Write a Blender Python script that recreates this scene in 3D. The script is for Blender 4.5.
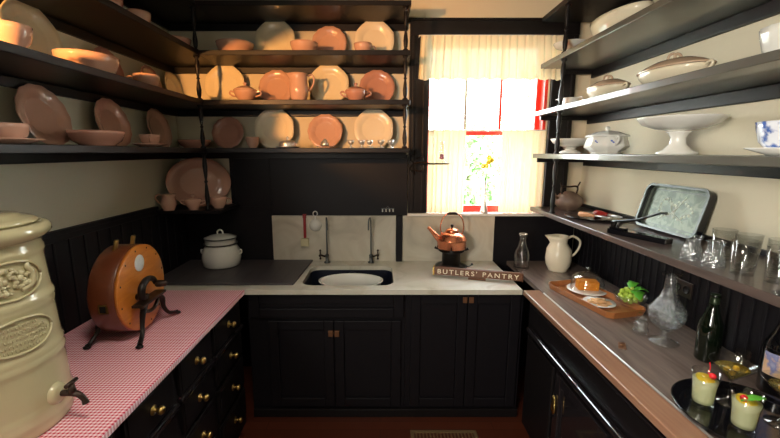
import bpy, bmesh, math, random
from mathutils import Matrix, Vector
random.seed(7)
PI = math.pi
S = bpy.context.scene
C = S.collection
for o in list(bpy.data.objects): bpy.data.objects.remove(o)

# ------------------------------------------------------------------ camera
TH = math.radians(9.9); F = 384.0; CU, CV = 380.0, 219.0; HC = 1.68
cam = bpy.data.cameras.new('camera'); co = bpy.data.objects.new('camera', cam); C.objects.link(co)
co.location = (0, 0, HC); co.rotation_euler = (PI/2 - TH, 0, 0)
cam.sensor_width = 36; cam.lens = 36*F/780; cam.shift_x = 10/780.0
cam.clip_start = .02; cam.clip_end = 200
S.camera = co

# ------------------------------------------------------------------ light, exposure
w = bpy.data.worlds.new('world'); S.world = w; w.use_nodes = True
wn = w.node_tree; bg = wn.nodes['Background']
wg = wn.nodes.new('ShaderNodeTexGradient'); tc = wn.nodes.new('ShaderNodeTexCoord'); mp = wn.nodes.new('ShaderNodeSeparateXYZ')
cr = wn.nodes.new('ShaderNodeValToRGB'); wn.nodes.remove(wg)
wn.links.new(tc.outputs['Generated'], mp.inputs[0]); wn.links.new(mp.outputs['Z'], cr.inputs[0])
cr.color_ramp.elements[0].color = (.86, .93, .90, 1); cr.color_ramp.elements[1].color = (.80, .90, 1, 1)
wn.links.new(cr.outputs[0], bg.inputs[0]); bg.inputs[1].default_value = 24.0

def light(name, typ, loc, target, energy, color, **k):
    d = bpy.data.lights.new(name, typ); o = bpy.data.objects.new(name, d); C.objects.link(o)
    o.location = loc; d.energy = energy; d.color = color
    if target is not None:
        o.rotation_euler = (Vector(target) - Vector(loc)).to_track_quat('-Z', 'Y').to_euler()
    for a, b in k.items(): setattr(d, a, b)
    return o
# warm wall lamp high on the left wall, beside the camera
light('wall_lamp_bulb', 'SPOT', (-1.38, .38, 2.15), (-.46, 2.8, 2.16), 265, (1, .43, .12),
      spot_size=math.radians(70), spot_blend=.9, shadow_soft_size=.03)
# daylight from the next room behind the camera
light('room_daylight', 'AREA', (-.6, -1.45, 1.9), (.3, 1.8, 1.0), 9, (1, .95, .86), shape='RECTANGLE', size=1.0, size_y=1.5)
light('right_wall_fill', 'AREA', (-1.40, -.75, 1.85), (1.475, 1.15, 1.62), 54, (1, .94, .84), shape='RECTANGLE', size=.7, size_y=1.0, spread=math.radians(105))  # area light added on the left to brighten the right wall
light('overhead_fill', 'AREA', (-.15, .55, 2.78), (-.15, .7, 0), 13, (1, .90, .78), shape='SQUARE', size=.4, spread=math.radians(125))  # area light added overhead to brighten the counters; the room has no ceiling lamp
vs = S.view_settings
S.display_settings.display_device = 'sRGB'
vs.view_transform = 'Standard'; vs.look = 'None'; vs.exposure = 0.0; vs.gamma = 1.0; vs.use_curve_mapping = False
try:
    S.cycles.max_bounces = 14; S.cycles.transmission_bounces = 12; S.cycles.transparent_max_bounces = 12
    S.cycles.caustics_reflective = False; S.cycles.caustics_refractive = False
    S.cycles.sample_clamp_indirect = 6.0
except Exception: pass

# ------------------------------------------------------------------ helpers
def at(u, v, x=None, y=None, z=None):
    b = (CV - v)/F; a = (u - CU)/F
    d = Vector((a, math.cos(TH) + b*math.sin(TH), -math.sin(TH) + b*math.cos(TH)))
    t = x/d.x if x is not None else (y/d.y if y is not None else (z - HC)/d.z)
    return Vector((0, 0, HC)) + d*t
def lin(c):
    c = c/255.0
    return c/12.92 if c <= .04045 else ((c + .055)/1.055)**2.4
def rgb(r, g, b): return (lin(r), lin(g), lin(b), 1)

def mat(name, col, rough=.5, metal=0, spec=.5, var=.08, vscale=18, bump=0, bscale=60, coat=0, trans=0, ior=1.45, emit=None):
    m = bpy.data.materials.new(name); m.use_nodes = True
    t = m.node_tree; p = t.nodes['Principled BSDF']
    p.inputs['Roughness'].default_value = rough; p.inputs['Metallic'].default_value = metal
    p.inputs['Specular IOR Level'].default_value = spec; p.inputs['Coat Weight'].default_value = coat
    p.inputs['Transmission Weight'].default_value = trans; p.inputs['IOR'].default_value = ior
    if var > 0:
        tx = t.nodes.new('ShaderNodeTexCoord'); nz = t.nodes.new('ShaderNodeTexNoise'); mx = t.nodes.new('ShaderNodeMix'); mx.data_type = 'RGBA'
        nz.inputs['Scale'].default_value = vscale; nz.inputs['Detail'].default_value = 4
        t.links.new(tx.outputs['Object'], nz.inputs['Vector']); t.links.new(nz.outputs['Fac'], mx.inputs[0])
        mx.inputs[6].default_value = tuple(min(1, c*(1 - var)) for c in col[:3]) + (1,)
        mx.inputs[7].default_value = tuple(min(1, c*(1 + var)) for c in col[:3]) + (1,)
        t.links.new(mx.outputs[2], p.inputs['Base Color'])
    else: p.inputs['Base Color'].default_value = col
    if bump > 0:
        tx = t.nodes.new('ShaderNodeTexCoord'); nz = t.nodes.new('ShaderNodeTexNoise'); bp = t.nodes.new('ShaderNodeBump')
        nz.inputs['Scale'].default_value = bscale; bp.inputs['Strength'].default_value = bump; bp.inputs['Distance'].default_value = .004
        t.links.new(tx.outputs['Object'], nz.inputs['Vector']); t.links.new(nz.outputs['Fac'], bp.inputs['Height']); t.links.new(bp.outputs[0], p.inputs['Normal'])
    return m
def ramp_mat(name, stops, tex='NOISE', scale=(1, 1, 1), tscale=5, rough=.5, detail=6, dist=0, bump=0, coat=0, spec=.5, metal=0):
    m = bpy.data.materials.new(name); m.use_nodes = True
    t = m.node_tree; p = t.nodes['Principled BSDF']; p.inputs['Roughness'].default_value = rough; p.inputs['Coat Weight'].default_value = coat
    p.inputs['Specular IOR Level'].default_value = spec; p.inputs['Metallic'].default_value = metal
    tx = t.nodes.new('ShaderNodeTexCoord'); mg = t.nodes.new('ShaderNodeMapping'); mg.inputs['Scale'].default_value = scale
    if tex == 'NOISE':
        n = t.nodes.new('ShaderNodeTexNoise'); n.inputs['Detail'].default_value = detail; n.inputs['Distortion'].default_value = dist; out = n.outputs['Fac']
    else:
        n = t.nodes.new('ShaderNodeTexVoronoi'); out = n.outputs['Distance']
    n.inputs['Scale'].default_value = tscale
    r = t.nodes.new('ShaderNodeValToRGB'); e = r.color_ramp.elements
    e[0].position, e[0].color = stops[0]; e[1].position, e[1].color = stops[-1]
    for s in stops[1:-1]:
        q = e.new(s[0]); q.color = s[1]
    t.links.new(tx.outputs['Object'], mg.inputs[0]); t.links.new(mg.outputs[0], n.inputs['Vector']); t.links.new(out, r.inputs[0]); t.links.new(r.outputs[0], p.inputs['Base Color'])
    if bump:
        bp = t.nodes.new('ShaderNodeBump'); bp.inputs['Strength'].default_value = bump; bp.inputs['Distance'].default_value = .004
        t.links.new(out, bp.inputs['Height']); t.links.new(bp.outputs[0], p.inputs['Normal'])
    return m
def gingham():
    m = bpy.data.materials.new('red_gingham'); m.use_nodes = True; t = m.node_tree; p = t.nodes['Principled BSDF']; p.inputs['Roughness'].default_value = .55
    p.inputs['Specular IOR Level'].default_value = .3
    tx = t.nodes.new('ShaderNodeTexCoord'); sp = t.nodes.new('ShaderNodeSeparateXYZ'); t.links.new(tx.outputs['Object'], sp.inputs[0])
    def wave(sock):
        a = t.nodes.new('ShaderNodeMath'); a.operation = 'MULTIPLY'; a.inputs[1].default_value = 1/.013; t.links.new(sock, a.inputs[0])
        f = t.nodes.new('ShaderNodeMath'); f.operation = 'FRACT'; t.links.new(a.outputs[0], f.inputs[0])
        g = t.nodes.new('ShaderNodeMath'); g.operation = 'GREATER_THAN'; g.inputs[1].default_value = .5; t.links.new(f.outputs[0], g.inputs[0]); return g.outputs[0]
    s = t.nodes.new('ShaderNodeMath'); s.operation = 'ADD'; t.links.new(wave(sp.outputs['X']), s.inputs[0]); t.links.new(wave(sp.outputs['Y']), s.inputs[1])
    h = t.nodes.new('ShaderNodeMath'); h.operation = 'MULTIPLY'; h.inputs[1].default_value = .5; t.links.new(s.outputs[0], h.inputs[0])
    r = t.nodes.new('ShaderNodeValToRGB'); r.color_ramp.elements[0].color = rgb(250, 226, 232); r.color_ramp.elements[1].color = rgb(196, 34, 70)
    t.links.new(h.outputs[0], r.inputs[0]); t.links.new(r.outputs[0], p.inputs['Base Color']); return m
def fabric_mat(nm='sheer_cream_curtain', tl_=.13):
    m = bpy.data.materials.new(nm); m.use_nodes = True; t = m.node_tree; p = t.nodes['Principled BSDF']; out = t.nodes['Material Output']
    p.inputs['Base Color'].default_value = rgb(244, 234, 200); p.inputs['Roughness'].default_value = .9
    tr = t.nodes.new('ShaderNodeBsdfTranslucent'); tr.inputs[0].default_value = rgb(250, 238, 196)
    tp = t.nodes.new('ShaderNodeBsdfTransparent')
    a = t.nodes.new('ShaderNodeMixShader'); a.inputs[0].default_value = tl_
    b = t.nodes.new('ShaderNodeMixShader'); b.inputs[0].default_value = .010
    t.links.new(p.outputs[0], a.inputs[1]); t.links.new(tr.outputs[0], a.inputs[2]); t.links.new(a.outputs[0], b.inputs[1]); t.links.new(tp.outputs[0], b.inputs[2])
    t.links.new(b.outputs[0], out.inputs[0]); return m
def floor_mat():
    m = bpy.data.materials.new('red_brown_floorboards'); m.use_nodes = True; t = m.node_tree; p = t.nodes['Principled BSDF']; p.inputs['Roughness'].default_value = .35
    tx = t.nodes.new('ShaderNodeTexCoord'); br = t.nodes.new('ShaderNodeTexBrick'); t.links.new(tx.outputs['Object'], br.inputs[0])
    br.inputs['Scale'].default_value = 1; br.inputs['Brick Width'].default_value = 1.4; br.inputs['Row Height'].default_value = .075; br.inputs['Mortar Size'].default_value = .0015
    br.inputs['Color1'].default_value = rgb(84, 40, 24); br.inputs['Color2'].default_value = rgb(70, 32, 20); br.inputs['Mortar'].default_value = rgb(30, 14, 8)
    t.links.new(br.outputs[0], p.inputs['Base Color']); return m

M = {}
M['black'] = mat('black_brown_painted_wood', rgb(21, 18, 19), .42, var=.15, bump=.12, bscale=25, spec=.35)
M['panel'] = mat('dark_panel_paint', rgb(19, 17, 21), .5, var=.15, bump=.1, bscale=20, spec=.3)
M['wall'] = mat('cream_plaster', rgb(216, 207, 182), .85, var=.03, vscale=3, bump=.15, bscale=40)
M['wallshade'] = mat('shaded_cream_plaster', rgb(206, 206, 186), .85, var=.03, vscale=3, bump=.15, bscale=40)  # cream plaster again, with its grey-green shade put into the colour
M['marble'] = ramp_mat('grey_veined_marble', [(0, rgb(150, 142, 126)), (.42, rgb(196, 188, 170)), (.6, rgb(206, 200, 184)), (1, rgb(178, 166, 144))], tscale=4, dist=1.6, rough=.3)
M['marbletop'] = ramp_mat('worn_marble_top', [(0, rgb(164, 152, 128)), (.45, rgb(208, 203, 186)), (.65, rgb(214, 210, 198)), (1, rgb(176, 160, 130))], tscale=5, dist=1.2, rough=.25)
M['slate'] = mat('dark_drainboard_wood', rgb(70, 66, 68), .45, var=.2, vscale=9)
M['gingham'] = gingham()
M['floor'] = floor_mat()
M['top'] = ramp_mat('worn_brown_counter_wood', [(0, rgb(84, 72, 66)), (.5, rgb(116, 102, 94)), (1, rgb(140, 122, 110))], scale=(14, 1.4, 14), tscale=3, rough=.27, dist=.6, coat=.2)
M['edge'] = ramp_mat('tan_counter_edge_wood', [(0, rgb(120, 82, 60)), (.5, rgb(156, 116, 92)), (1, rgb(176, 136, 108))], scale=(16, 1, 16), tscale=4, rough=.28, dist=.4, coat=.3)
M['ledge'] = ramp_mat('dark_glossy_ledge_wood', [(0, rgb(58, 48, 46)), (1, rgb(92, 78, 72))], scale=(14, 1.2, 14), tscale=3, rough=.3, dist=.5, coat=.3)
M['litshelf'] = mat('window_lit_shelf_paint', rgb(84, 82, 74), .3, var=.12, vscale=8, coat=.4)  # dark shelf paint lightened to grey for window light on the undersides
M['curtain'] = fabric_mat(); M['valance'] = fabric_mat('gathered_cream_valance', .075)
M['redpaint'] = mat('red_sash_paint', rgb(206, 50, 36), .4, var=.06)
M['glarewood'] = mat('glare_grey_sash_paint', rgb(150, 150, 146), .6)  # grey of the window glare, painted into the left muntin's colour
def glaze(n, c, r=.16, v=.05): return mat(n, c, r, var=v, vscale=10, coat=.4)
M['cream'] = glaze('cream_glaze', rgb(232, 220, 186)); M['pink'] = glaze('dusty_pink_glaze', rgb(208, 166, 146)); M['pinkdeep'] = glaze('deep_pink_glaze', rgb(192, 142, 124))
M['ivory'] = glaze('ivory_glaze', rgb(236, 224, 196)); M['white'] = glaze('white_ironstone', rgb(236, 234, 226)); M['tan'] = glaze('tan_brown_band_glaze', rgb(206, 176, 148))
M['blue'] = ramp_mat('blue_transfer_pattern', [(0, rgb(40, 70, 150)), (.42, rgb(70, 104, 176)), (.52, rgb(226, 230, 240)), (1, rgb(240, 240, 244))], tscale=22, rough=.14, coat=.4)
M['bluemark'] = mat('blue_flower_print', rgb(70, 100, 190), .3)
M['stone'] = mat('buff_salt_glazed_stoneware', rgb(188, 181, 144), .2, var=.05, coat=.5, bump=.05)
M['enamel'] = mat('white_enamel', rgb(222, 222, 214), .2, var=.03, coat=.4); M['enamelrim'] = mat('dark_enamel_rim', rgb(40, 44, 46), .3)
M['oak'] = ramp_mat('golden_varnished_wood', [(0, rgb(166, 92, 30)), (.5, rgb(196, 118, 42)), (1, rgb(214, 140, 58))], scale=(3, 3, 18), tscale=2.2, dist=1.0, rough=.28, coat=.3)
M['mahog'] = ramp_mat('red_brown_varnished_wood', [(0, rgb(70, 34, 20)), (1, rgb(120, 62, 34))], scale=(3, 14, 3), tscale=3, rough=.3, coat=.3)
M['iron'] = mat('black_cast_iron', rgb(34, 30, 28), .38, metal=.5, bump=.2, bscale=90); M['ironbrown'] = mat('brown_cast_iron', rgb(58, 46, 38), .35, metal=.6, bump=.2, bscale=90)
M['brass'] = mat('aged_brass', rgb(190, 160, 96), .28, metal=1, var=.15, vscale=60); M['copper'] = mat('polished_copper', rgb(236, 150, 112), .26, metal=.9, var=.08, vscale=12)
M['silver'] = mat('polished_silver', rgb(222, 222, 218), .3, metal=.75, var=.05); M['steel'] = mat('grey_metal', rgb(104, 108, 108), .42, metal=1, var=.06)
M['rust'] = mat('rusty_brown_latch', rgb(120, 82, 56), .5, metal=.4, var=.3, vscale=60)
def thin_glass(name, tint, bump=0, milk=0, boost=2.2):
    m = bpy.data.materials.new(name); m.use_nodes = True; t = m.node_tree; t.nodes.remove(t.nodes['Principled BSDF']); out = t.nodes['Material Output']
    tp = t.nodes.new('ShaderNodeBsdfTransparent'); tp.inputs[0].default_value = tint
    gs = t.nodes.new('ShaderNodeBsdfGlossy'); gs.inputs['Roughness'].default_value = .04
    fr = t.nodes.new('ShaderNodeLayerWeight'); fr.inputs[0].default_value = .5; pw = t.nodes.new('ShaderNodeMath'); pw.operation = 'POWER'; pw.inputs[1].default_value = 3.2; t.links.new(fr.outputs['Facing'], pw.inputs[0])
    mu = t.nodes.new('ShaderNodeMath'); mu.operation = 'MULTIPLY_ADD'; mu.inputs[1].default_value = .20*boost; mu.inputs[2].default_value = .04*boost; mu.use_clamp = True
    mx = t.nodes.new('ShaderNodeMixShader'); t.links.new(pw.outputs[0], mu.inputs[0]); t.links.new(mu.outputs[0], mx.inputs[0]); t.links.new(tp.outputs[0], mx.inputs[1]); t.links.new(gs.outputs[0], mx.inputs[2])
    last = mx
    if milk:
        df = t.nodes.new('ShaderNodeBsdfDiffuse'); df.inputs[0].default_value = (.8, .88, .9, 1); m2 = t.nodes.new('ShaderNodeMixShader'); m2.inputs[0].default_value = milk
        t.links.new(mx.outputs[0], m2.inputs[1]); t.links.new(df.outputs[0], m2.inputs[2]); last = m2
    if bump:
        tx = t.nodes.new('ShaderNodeTexCoord'); vz = t.nodes.new('ShaderNodeTexVoronoi'); vz.inputs['Scale'].default_value = 90; bp = t.nodes.new('ShaderNodeBump'); bp.inputs['Strength'].default_value = bump; bp.inputs['Distance'].default_value = .004
        t.links.new(tx.outputs['Object'], vz.inputs['Vector']); t.links.new(vz.outputs['Distance'], bp.inputs['Height']); t.links.new(bp.outputs[0], gs.inputs['Normal']); t.links.new(bp.outputs[0], fr.inputs['Normal'])
    t.links.new(last.outputs[0], out.inputs[0]); return m
def liquid(name, col, clear, body):
    m = bpy.data.materials.new(name); m.use_nodes = True; t = m.node_tree; p = t.nodes['Principled BSDF']; out = t.nodes['Material Output']
    p.inputs['Base Color'].default_value = col; p.inputs['Roughness'].default_value = .1
    tl = t.nodes.new('ShaderNodeBsdfTranslucent'); tl.inputs[0].default_value = col; tp = t.nodes.new('ShaderNodeBsdfTransparent'); tp.inputs[0].default_value = col
    a = t.nodes.new('ShaderNodeMixShader'); a.inputs[0].default_value = body; b = t.nodes.new('ShaderNodeMixShader'); b.inputs[0].default_value = clear
    t.links.new(p.outputs[0], a.inputs[1]); t.links.new(tl.outputs[0], a.inputs[2]); t.links.new(a.outputs[0], b.inputs[1]); t.links.new(tp.outputs[0], b.inputs[2]); t.links.new(b.outputs[0], out.inputs[0]); return m
M['glass'] = thin_glass('clear_glass', (.99, 1, 1, 1))
M['cutglass'] = thin_glass('cut_glass', (.97, .99, 1, 1), .8, .02, 2.6)
M['pane'] = thin_glass('window_glass', (1, 1, 1, 1), boost=1)
M['greenglass'] = mat('dark_green_bottle_glass', rgb(8, 16, 8), .06, var=.1, coat=.6); M['blackglass'] = mat('black_bottle_glass', rgb(12, 12, 14), .06, var=.1, coat=.6)
M['blacklacquer'] = mat('black_lacquer', rgb(16, 16, 20), .14, var=.1, coat=.6)
M['signwood'] = mat('brown_sign_bar', rgb(104, 66, 44), .4, var=.2, vscale=30); M['letter'] = mat('cream_letter_paint', rgb(232, 220, 190), .5, var=0)
M['traywood'] = ramp_mat('orange_brown_tray_wood', [(0, rgb(140, 84, 46)), (1, rgb(186, 120, 68))], scale=(4, 18, 4), tscale=2, rough=.3, coat=.2)
M['cheese'] = mat('orange_cheese', rgb(232, 142, 40), .45); M['cracker'] = mat('pale_cracker', rgb(214, 168, 118), .8, var=.3, vscale=80, bump=.6)
M['grape'] = mat('green_grape_skin', rgb(168, 196, 74), .25, var=.12, vscale=30, coat=.2); M['leaf'] = mat('bright_green_leaf', rgb(96, 178, 56), .45, var=.2, vscale=30)
M['clay'] = ramp_mat('brown_mottled_clay', [(0, rgb(70, 52, 44)), (.5, rgb(116, 94, 80)), (1, rgb(160, 136, 112))], tscale=16, rough=.5)
M['redwood'] = mat('red_lacquer_handle', rgb(140, 34, 30), .3); M['tanwood'] = mat('tan_wood_handle', rgb(206, 150, 110), .4); M['bristle'] = mat('cream_bristle', rgb(206, 196, 160), .9)
M['redenamel'] = mat('red_handle_paint', rgb(150, 30, 34), .4)
M['pale'] = mat('pale_dial_plate', rgb(226, 232, 232), .3, var=.15, vscale=70)
M['sinkiron'] = mat('dark_blue_black_sink', rgb(28, 32, 46), .3, var=.2)
M['drink'] = liquid('cloudy_lemon_drink', rgb(250, 250, 208), .25, .4); M['martini'] = liquid('pale_gold_drink', rgb(244, 230, 160), .75, .5)
M['foil'] = mat('dull_green_foil', rgb(44, 56, 36), .3, metal=.4)
M['blackgloss'] = mat('glossy_black_rail_paint', rgb(30, 26, 28), .14, var=.1, coat=1)
M['cherry'] = mat('red_cherry', rgb(216, 36, 46), .2, coat=.4); M['lemon'] = mat('yellow_lemon', rgb(238, 204, 50), .4); M['olive'] = mat('golden_olive', rgb(206, 170, 50), .3)
M['labelpaper'] = ramp_mat('tan_and_blue_label', [(0, rgb(150, 110, 76)), (.5, rgb(206, 170, 136)), (.62, rgb(110, 116, 160)), (1, rgb(214, 210, 214))], tscale=28, rough=.6)
M['tree'] = mat('tree_leaf_green', rgb(140, 180, 118), .6, var=.25, vscale=6); M['bark'] = mat('brown_bark', rgb(90, 76, 60), .9, var=.2, bump=.5)
M['grass'] = mat('pale_gravel_lawn', rgb(168, 172, 156), .9, var=.25, vscale=3)
M['etched'] = ramp_mat('etched_tray_metal', [(0, rgb(66, 76, 68)), (.44, rgb(84, 96, 84)), (.56, rgb(118, 128, 112)), (1, rgb(92, 104, 92))], tscale=16, dist=2.0, rough=.4, metal=.25)
M['etchlight'] = mat('pale_etched_metal', rgb(214, 220, 206), .5)
M['register'] = mat('tan_metal_register', rgb(120, 100, 70), .5, metal=.3); M['yellow'] = mat('yellow_petals', rgb(240, 214, 40), .6); M['stemgreen'] = mat('green_stem', rgb(110, 150, 70), .6)
M['violet'] = mat('violet_glass', rgb(150, 90, 120), .1, trans=.6, var=0); M['outlet'] = mat('brown_bakelite', rgb(44, 36, 34), .3); M['socket'] = mat('black_socket', rgb(8, 8, 8), .5)

class MB:
    def __init__(s): s.bm = bmesh.new(); s.sm = set()
    def box(s, x0, x1, y0, y1, z0, z1, m=None):
        v = [s.bm.verts.new((x, y, z)) for x in (x0, x1) for y in (y0, y1) for z in (z0, z1)]
        if m is not None:
            for q in v: q.co = m @ q.co
        for f in ((0, 1, 3, 2), (4, 6, 7, 5), (0, 4, 5, 1), (2, 3, 7, 6), (0, 2, 6, 4), (1, 5, 7, 3)): s.bm.faces.new([v[i] for i in f])
        return s
    def lathe(s, prof, n=32, m=None, shape=None, sx=1, sy=1):
        rings = []
        for r, z in prof:
            if abs(r) < 1e-6: rings.append([s.bm.verts.new((0, 0, z))])
            else:
                rg = []
                for i in range(n):
                    a = 2*PI*i/n; k = r*(shape(a, z, r) if shape else 1)
                    rg.append(s.bm.verts.new((k*math.cos(a)*sx, k*math.sin(a)*sy, z)))
                rings.append(rg)
        for A, B in zip(rings, rings[1:]):
            for i in range(n):
                j = (i + 1) % n
                if len(A) == 1 and len(B) == 1: continue
                if len(A) == 1: f = s.bm.faces.new((A[0], B[i], B[j]))
                elif len(B) == 1: f = s.bm.faces.new((A[i], B[0], A[j]))
                else: f = s.bm.faces.new((A[i], B[i], B[j], A[j]))
                f.smooth = True
        if m is not None:
            for rg in rings:
                for q in rg: q.co = m @ q.co
        return s
    def sphere(s, c, r, sc=(1, 1, 1), n=14, m=None):
        k = max(5, n//2); prof = [(math.sin(PI*i/k)*r, -math.cos(PI*i/k)*r) for i in range(k + 1)]
        prof[0] = (0, -r); prof[-1] = (0, r)
        mm = Matrix.Translation(c) @ Matrix.Diagonal((sc[0], sc[1], sc[2], 1))
        return s.lathe(prof, n, (m @ mm) if m is not None else mm)
    def tube(s, pts, rad, n=8, smooth=0, m=None, flat=1):
        pts = [Vector(p) for p in pts]
        rad = list(rad) if isinstance(rad, (list, tuple)) else [rad]*len(pts)
        if smooth:
            P = [pts[0]] + pts + [pts[-1]]; R = [rad[0]] + rad + [rad[-1]]; np_, nr = [], []
            for i in range(1, len(P) - 2):
                for k in range(smooth):
                    t = k/smooth; a, b, c, d = P[i-1], P[i], P[i+1], P[i+2]
                    np_.append(.5*((2*b) + (c - a)*t + (2*a - 5*b + 4*c - d)*t*t + (3*b - a - 3*c + d)*t**3)); nr.append(R[i]*(1 - t) + R[i+1]*t)
            np_.append(pts[-1]); nr.append(rad[-1]); pts, rad = np_, nr
        rings = []; up = None
        for i, p in enumerate(pts):
            d = (pts[min(i + 1, len(pts) - 1)] - pts[max(i - 1, 0)])
            if d.length < 1e-9: d = Vector((0, 0, 1))
            d.normalize()
            if up is None: up = Vector((0, 0, 1)) if abs(d.z) < .9 else Vector((1, 0, 0))
            sd = d.cross(up); sd.normalize(); up = sd.cross(d); up.normalize()
            rings.append([s.bm.verts.new(p + (sd*math.cos(2*PI*k/n) + up*math.sin(2*PI*k/n)*flat)*rad[i]) for k in range(n)])
        for A, B in zip(rings, rings[1:]):
            for i in range(n):
                f = s.bm.faces.new((A[i], A[(i+1) % n], B[(i+1) % n], B[i])); f.smooth = True
        s.bm.faces.new(rings[0][::-1]); s.bm.faces.new(rings[-1])
        if m is not None:
            for rg in rings:
                for q in rg: q.co = m @ q.co
        return s
    def prism(s, pts, z0, z1, m=None):
        a = [s.bm.verts.new((x, y, z0)) for x, y in pts]; b = [s.bm.verts.new((x, y, z1)) for x, y in pts]; n = len(pts)
        s.bm.faces.new(a[::-1]); s.bm.faces.new(b)
        for i in range(n): s.bm.faces.new((a[i], a[(i+1) % n], b[(i+1) % n], b[i]))
        if m is not None:
            for q in a + b: q.co = m @ q.co
        return s
    def build(s, name, m, parent=None, bevel=0):
        bmesh.ops.recalc_face_normals(s.bm, faces=s.bm.faces)
        me = bpy.data.meshes.new(name); s.bm.to_mesh(me); s.bm.free()
        me.materials.append(m); o = bpy.data.objects.new(name, me); C.objects.link(o)
        if parent: o.parent = parent
        if bevel:
            b = o.modifiers.new('bevel', 'BEVEL'); b.width = bevel; b.segments = 2; b.limit_method = 'ANGLE'; b.angle_limit = math.radians(40)
        return o
def T(x=0, y=0, z=0): return Matrix.Translation((x, y, z))
def R(a, ax): return Matrix.Rotation(math.radians(a), 4, ax)
def tag(o, label, cat, group=None):
    o['label'] = label; o['category'] = cat
    if group: o['group'] = group
    return o
def thing(name, label, cat, loc, rz=0, group=None):
    o = bpy.data.objects.new(name, None); C.objects.link(o); o.location = loc; o.rotation_euler = (0, 0, math.radians(rz)); o.empty_display_size = .05
    return tag(o, label, cat, group)
def struct(name, mb, m, parent=None, bevel=0):
    o = mb.build(name, m, parent, bevel)
    if not parent: o['kind'] = 'structure'
    return o
def dup(root, loc, label, rz=0):
    def rec(o, par):
        c = o.copy(); C.objects.link(c)
        if par: c.parent = par
        for ch in list(o.children): rec(ch, c)
        return c
    r = rec(root, None); r.location = loc; r.rotation_euler = (0, 0, math.radians(rz)); r['label'] = label
    return r
def one(name, mb, m, label, cat, loc, rz=0, group=None, bevel=0):
    o = mb.build(name, m, None, bevel); o.location = loc; o.rotation_euler = (0, 0, math.radians(rz)); return tag(o, label, cat, group)

# ------------------------------------------------------------------ room shell
XL, XR, YB, YF, ZC = -1.455, 1.475, 2.825, -1.6, 2.85
ZT = .87
struct('floor', MB().box(XL - .1, XR + .1, YF - .1, YB + .1, -.06, 0), M['floor'])
struct('ceiling', MB().box(XL - .1, XR + .1, YF - .1, YB + .15, ZC, ZC + .08), M['wall'])
struct('wall_left', MB().box(XL - .12, XL, YF - .1, YB + .1, 0, ZC), M['wallshade'])
struct('wall_right', MB().box(XR, XR + .12, YF - .1, YB + .1, 0, ZC), M['wall'])
WX0, WX1, WZ0, WZ1 = .343, 1.185, 1.225, 2.467
wb = MB()
wb.box(XL, WX0, YB, YB + .12, 0, ZC).box(WX1, XR, YB, YB + .12, 0, ZC).box(WX0, WX1, YB, YB + .12, 0, WZ0).box(WX0, WX1, YB, YB + .12, WZ1, ZC)
struct('wall_back', wb, M['wall'])
struct('wall_front', MB().box(XL - .1, XR + .1, YF - .12, YF, 0, ZC), M['wall'])

def beaded(y0, y1, z0, z1, x0, x1, step, face):          # beadboard strip on a side wall
    b = MB(); b.box(x0, x1, y0, y1, z0, z1)
    y = y0 + step
    while y < y1 - .01:
        xf = x1 if face > 0 else x0
        b.box(min(xf, xf + face*.006), max(xf, xf + face*.006), y - .006, y + .006, z0, z1); y += step
    return b
struct('trim_1', beaded(YF, YB, 0, 1.285, XL, XL + .018, .09, 1).box(XL, XL + .018, YF, 2.45, 1.285, 1.315).box(XL, XL + .03, YF, 2.45, 1.315, 1.335), M['panel'], bevel=.002)
struct('trim_2', beaded(YF, YB, 0, 1.26, XR - .018, XR, .052, -1), M['panel'], bevel=.002)
bp = MB().box(XL + .018, -.80, YB - .018, YB, 0, 1.285).box(-.80, .20, YB - .018, YB, 1.217, 1.66).box(-1.08, -.80, YB - .018, YB, 1.285, 1.668)
bp.box(-.80, .20, YB - .015, YB, 0, .84)
bp.box(.12, .165, YB - .045, YB, ZT, 1.217)
bp.box(.85, XR - .03, YB - .018, YB, 0, 1.215)
bp.box(-1.09, -1.06, YB - .024, YB, 1.308, 1.66)
struct('trim_3', bp, M['panel'], bevel=.002)
# window casing
cs = MB().box(.205, WX0, YB - .03, YB, 1.217, 2.467).box(WX1 + .012, 1.36, YB - .03, YB, 1.217, 2.467).box(.205, 1.36, YB - .035, YB, 2.467, 2.567)
cs.box(.225, .245, YB - .04, YB, 1.25, 2.46).box(.30, .32, YB - .04, YB, 1.25, 2.46).box(1.325, 1.345, YB - .04, YB, 1.25, 2.46)
cs.box(.19, 1.375, YB - .045, YB, 2.555, 2.572)
struct('trim_4', cs, M['black'], bevel=.003)
struct('trim_5', MB().box(.20, 1.37, YB - .06, YB + .05, 1.217, 1.237), M['white'], bevel=.004)   # sill

# window
win = bpy.data.objects.new('window_1', None); C.objects.link(win); win.location = (0, 0, 0); win['kind'] = 'structure'
jb = MB().box(WX0, WX0 + .004, YB, YB + .12, WZ0, WZ1).box(WX1 - .022, WX1, YB, YB + .12, WZ0, WZ1).box(WX0, WX1, YB, YB + .12, WZ1 - .015, WZ1).box(WX0, WX1, YB, YB + .12, WZ0, WZ0 + .01)
jb.build('window_jamb', M['redpaint'], win)
a0, a1 = WX0 + .004, WX1 - .022
us = MB().box(a0, a0 + .014, YB + .07, YB + .10, 1.80, 2.45).box(a1 - .03, a1, YB + .07, YB + .10, 1.80, 2.45).box(a0, a1, YB + .07, YB + .10, 1.80, 1.828).box(a0, a1, YB + .07, YB + .10, 2.41, 2.45)
us.build('upper_sash', M['redpaint'], win, .002)
for k, x in enumerate((.625, .88)):
    MB().box(x - .009, x + .009, YB + .075, YB + .095, 1.828, 2.41).build('muntin', M['glarewood'] if k == 0 else M['redpaint'], win)
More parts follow.
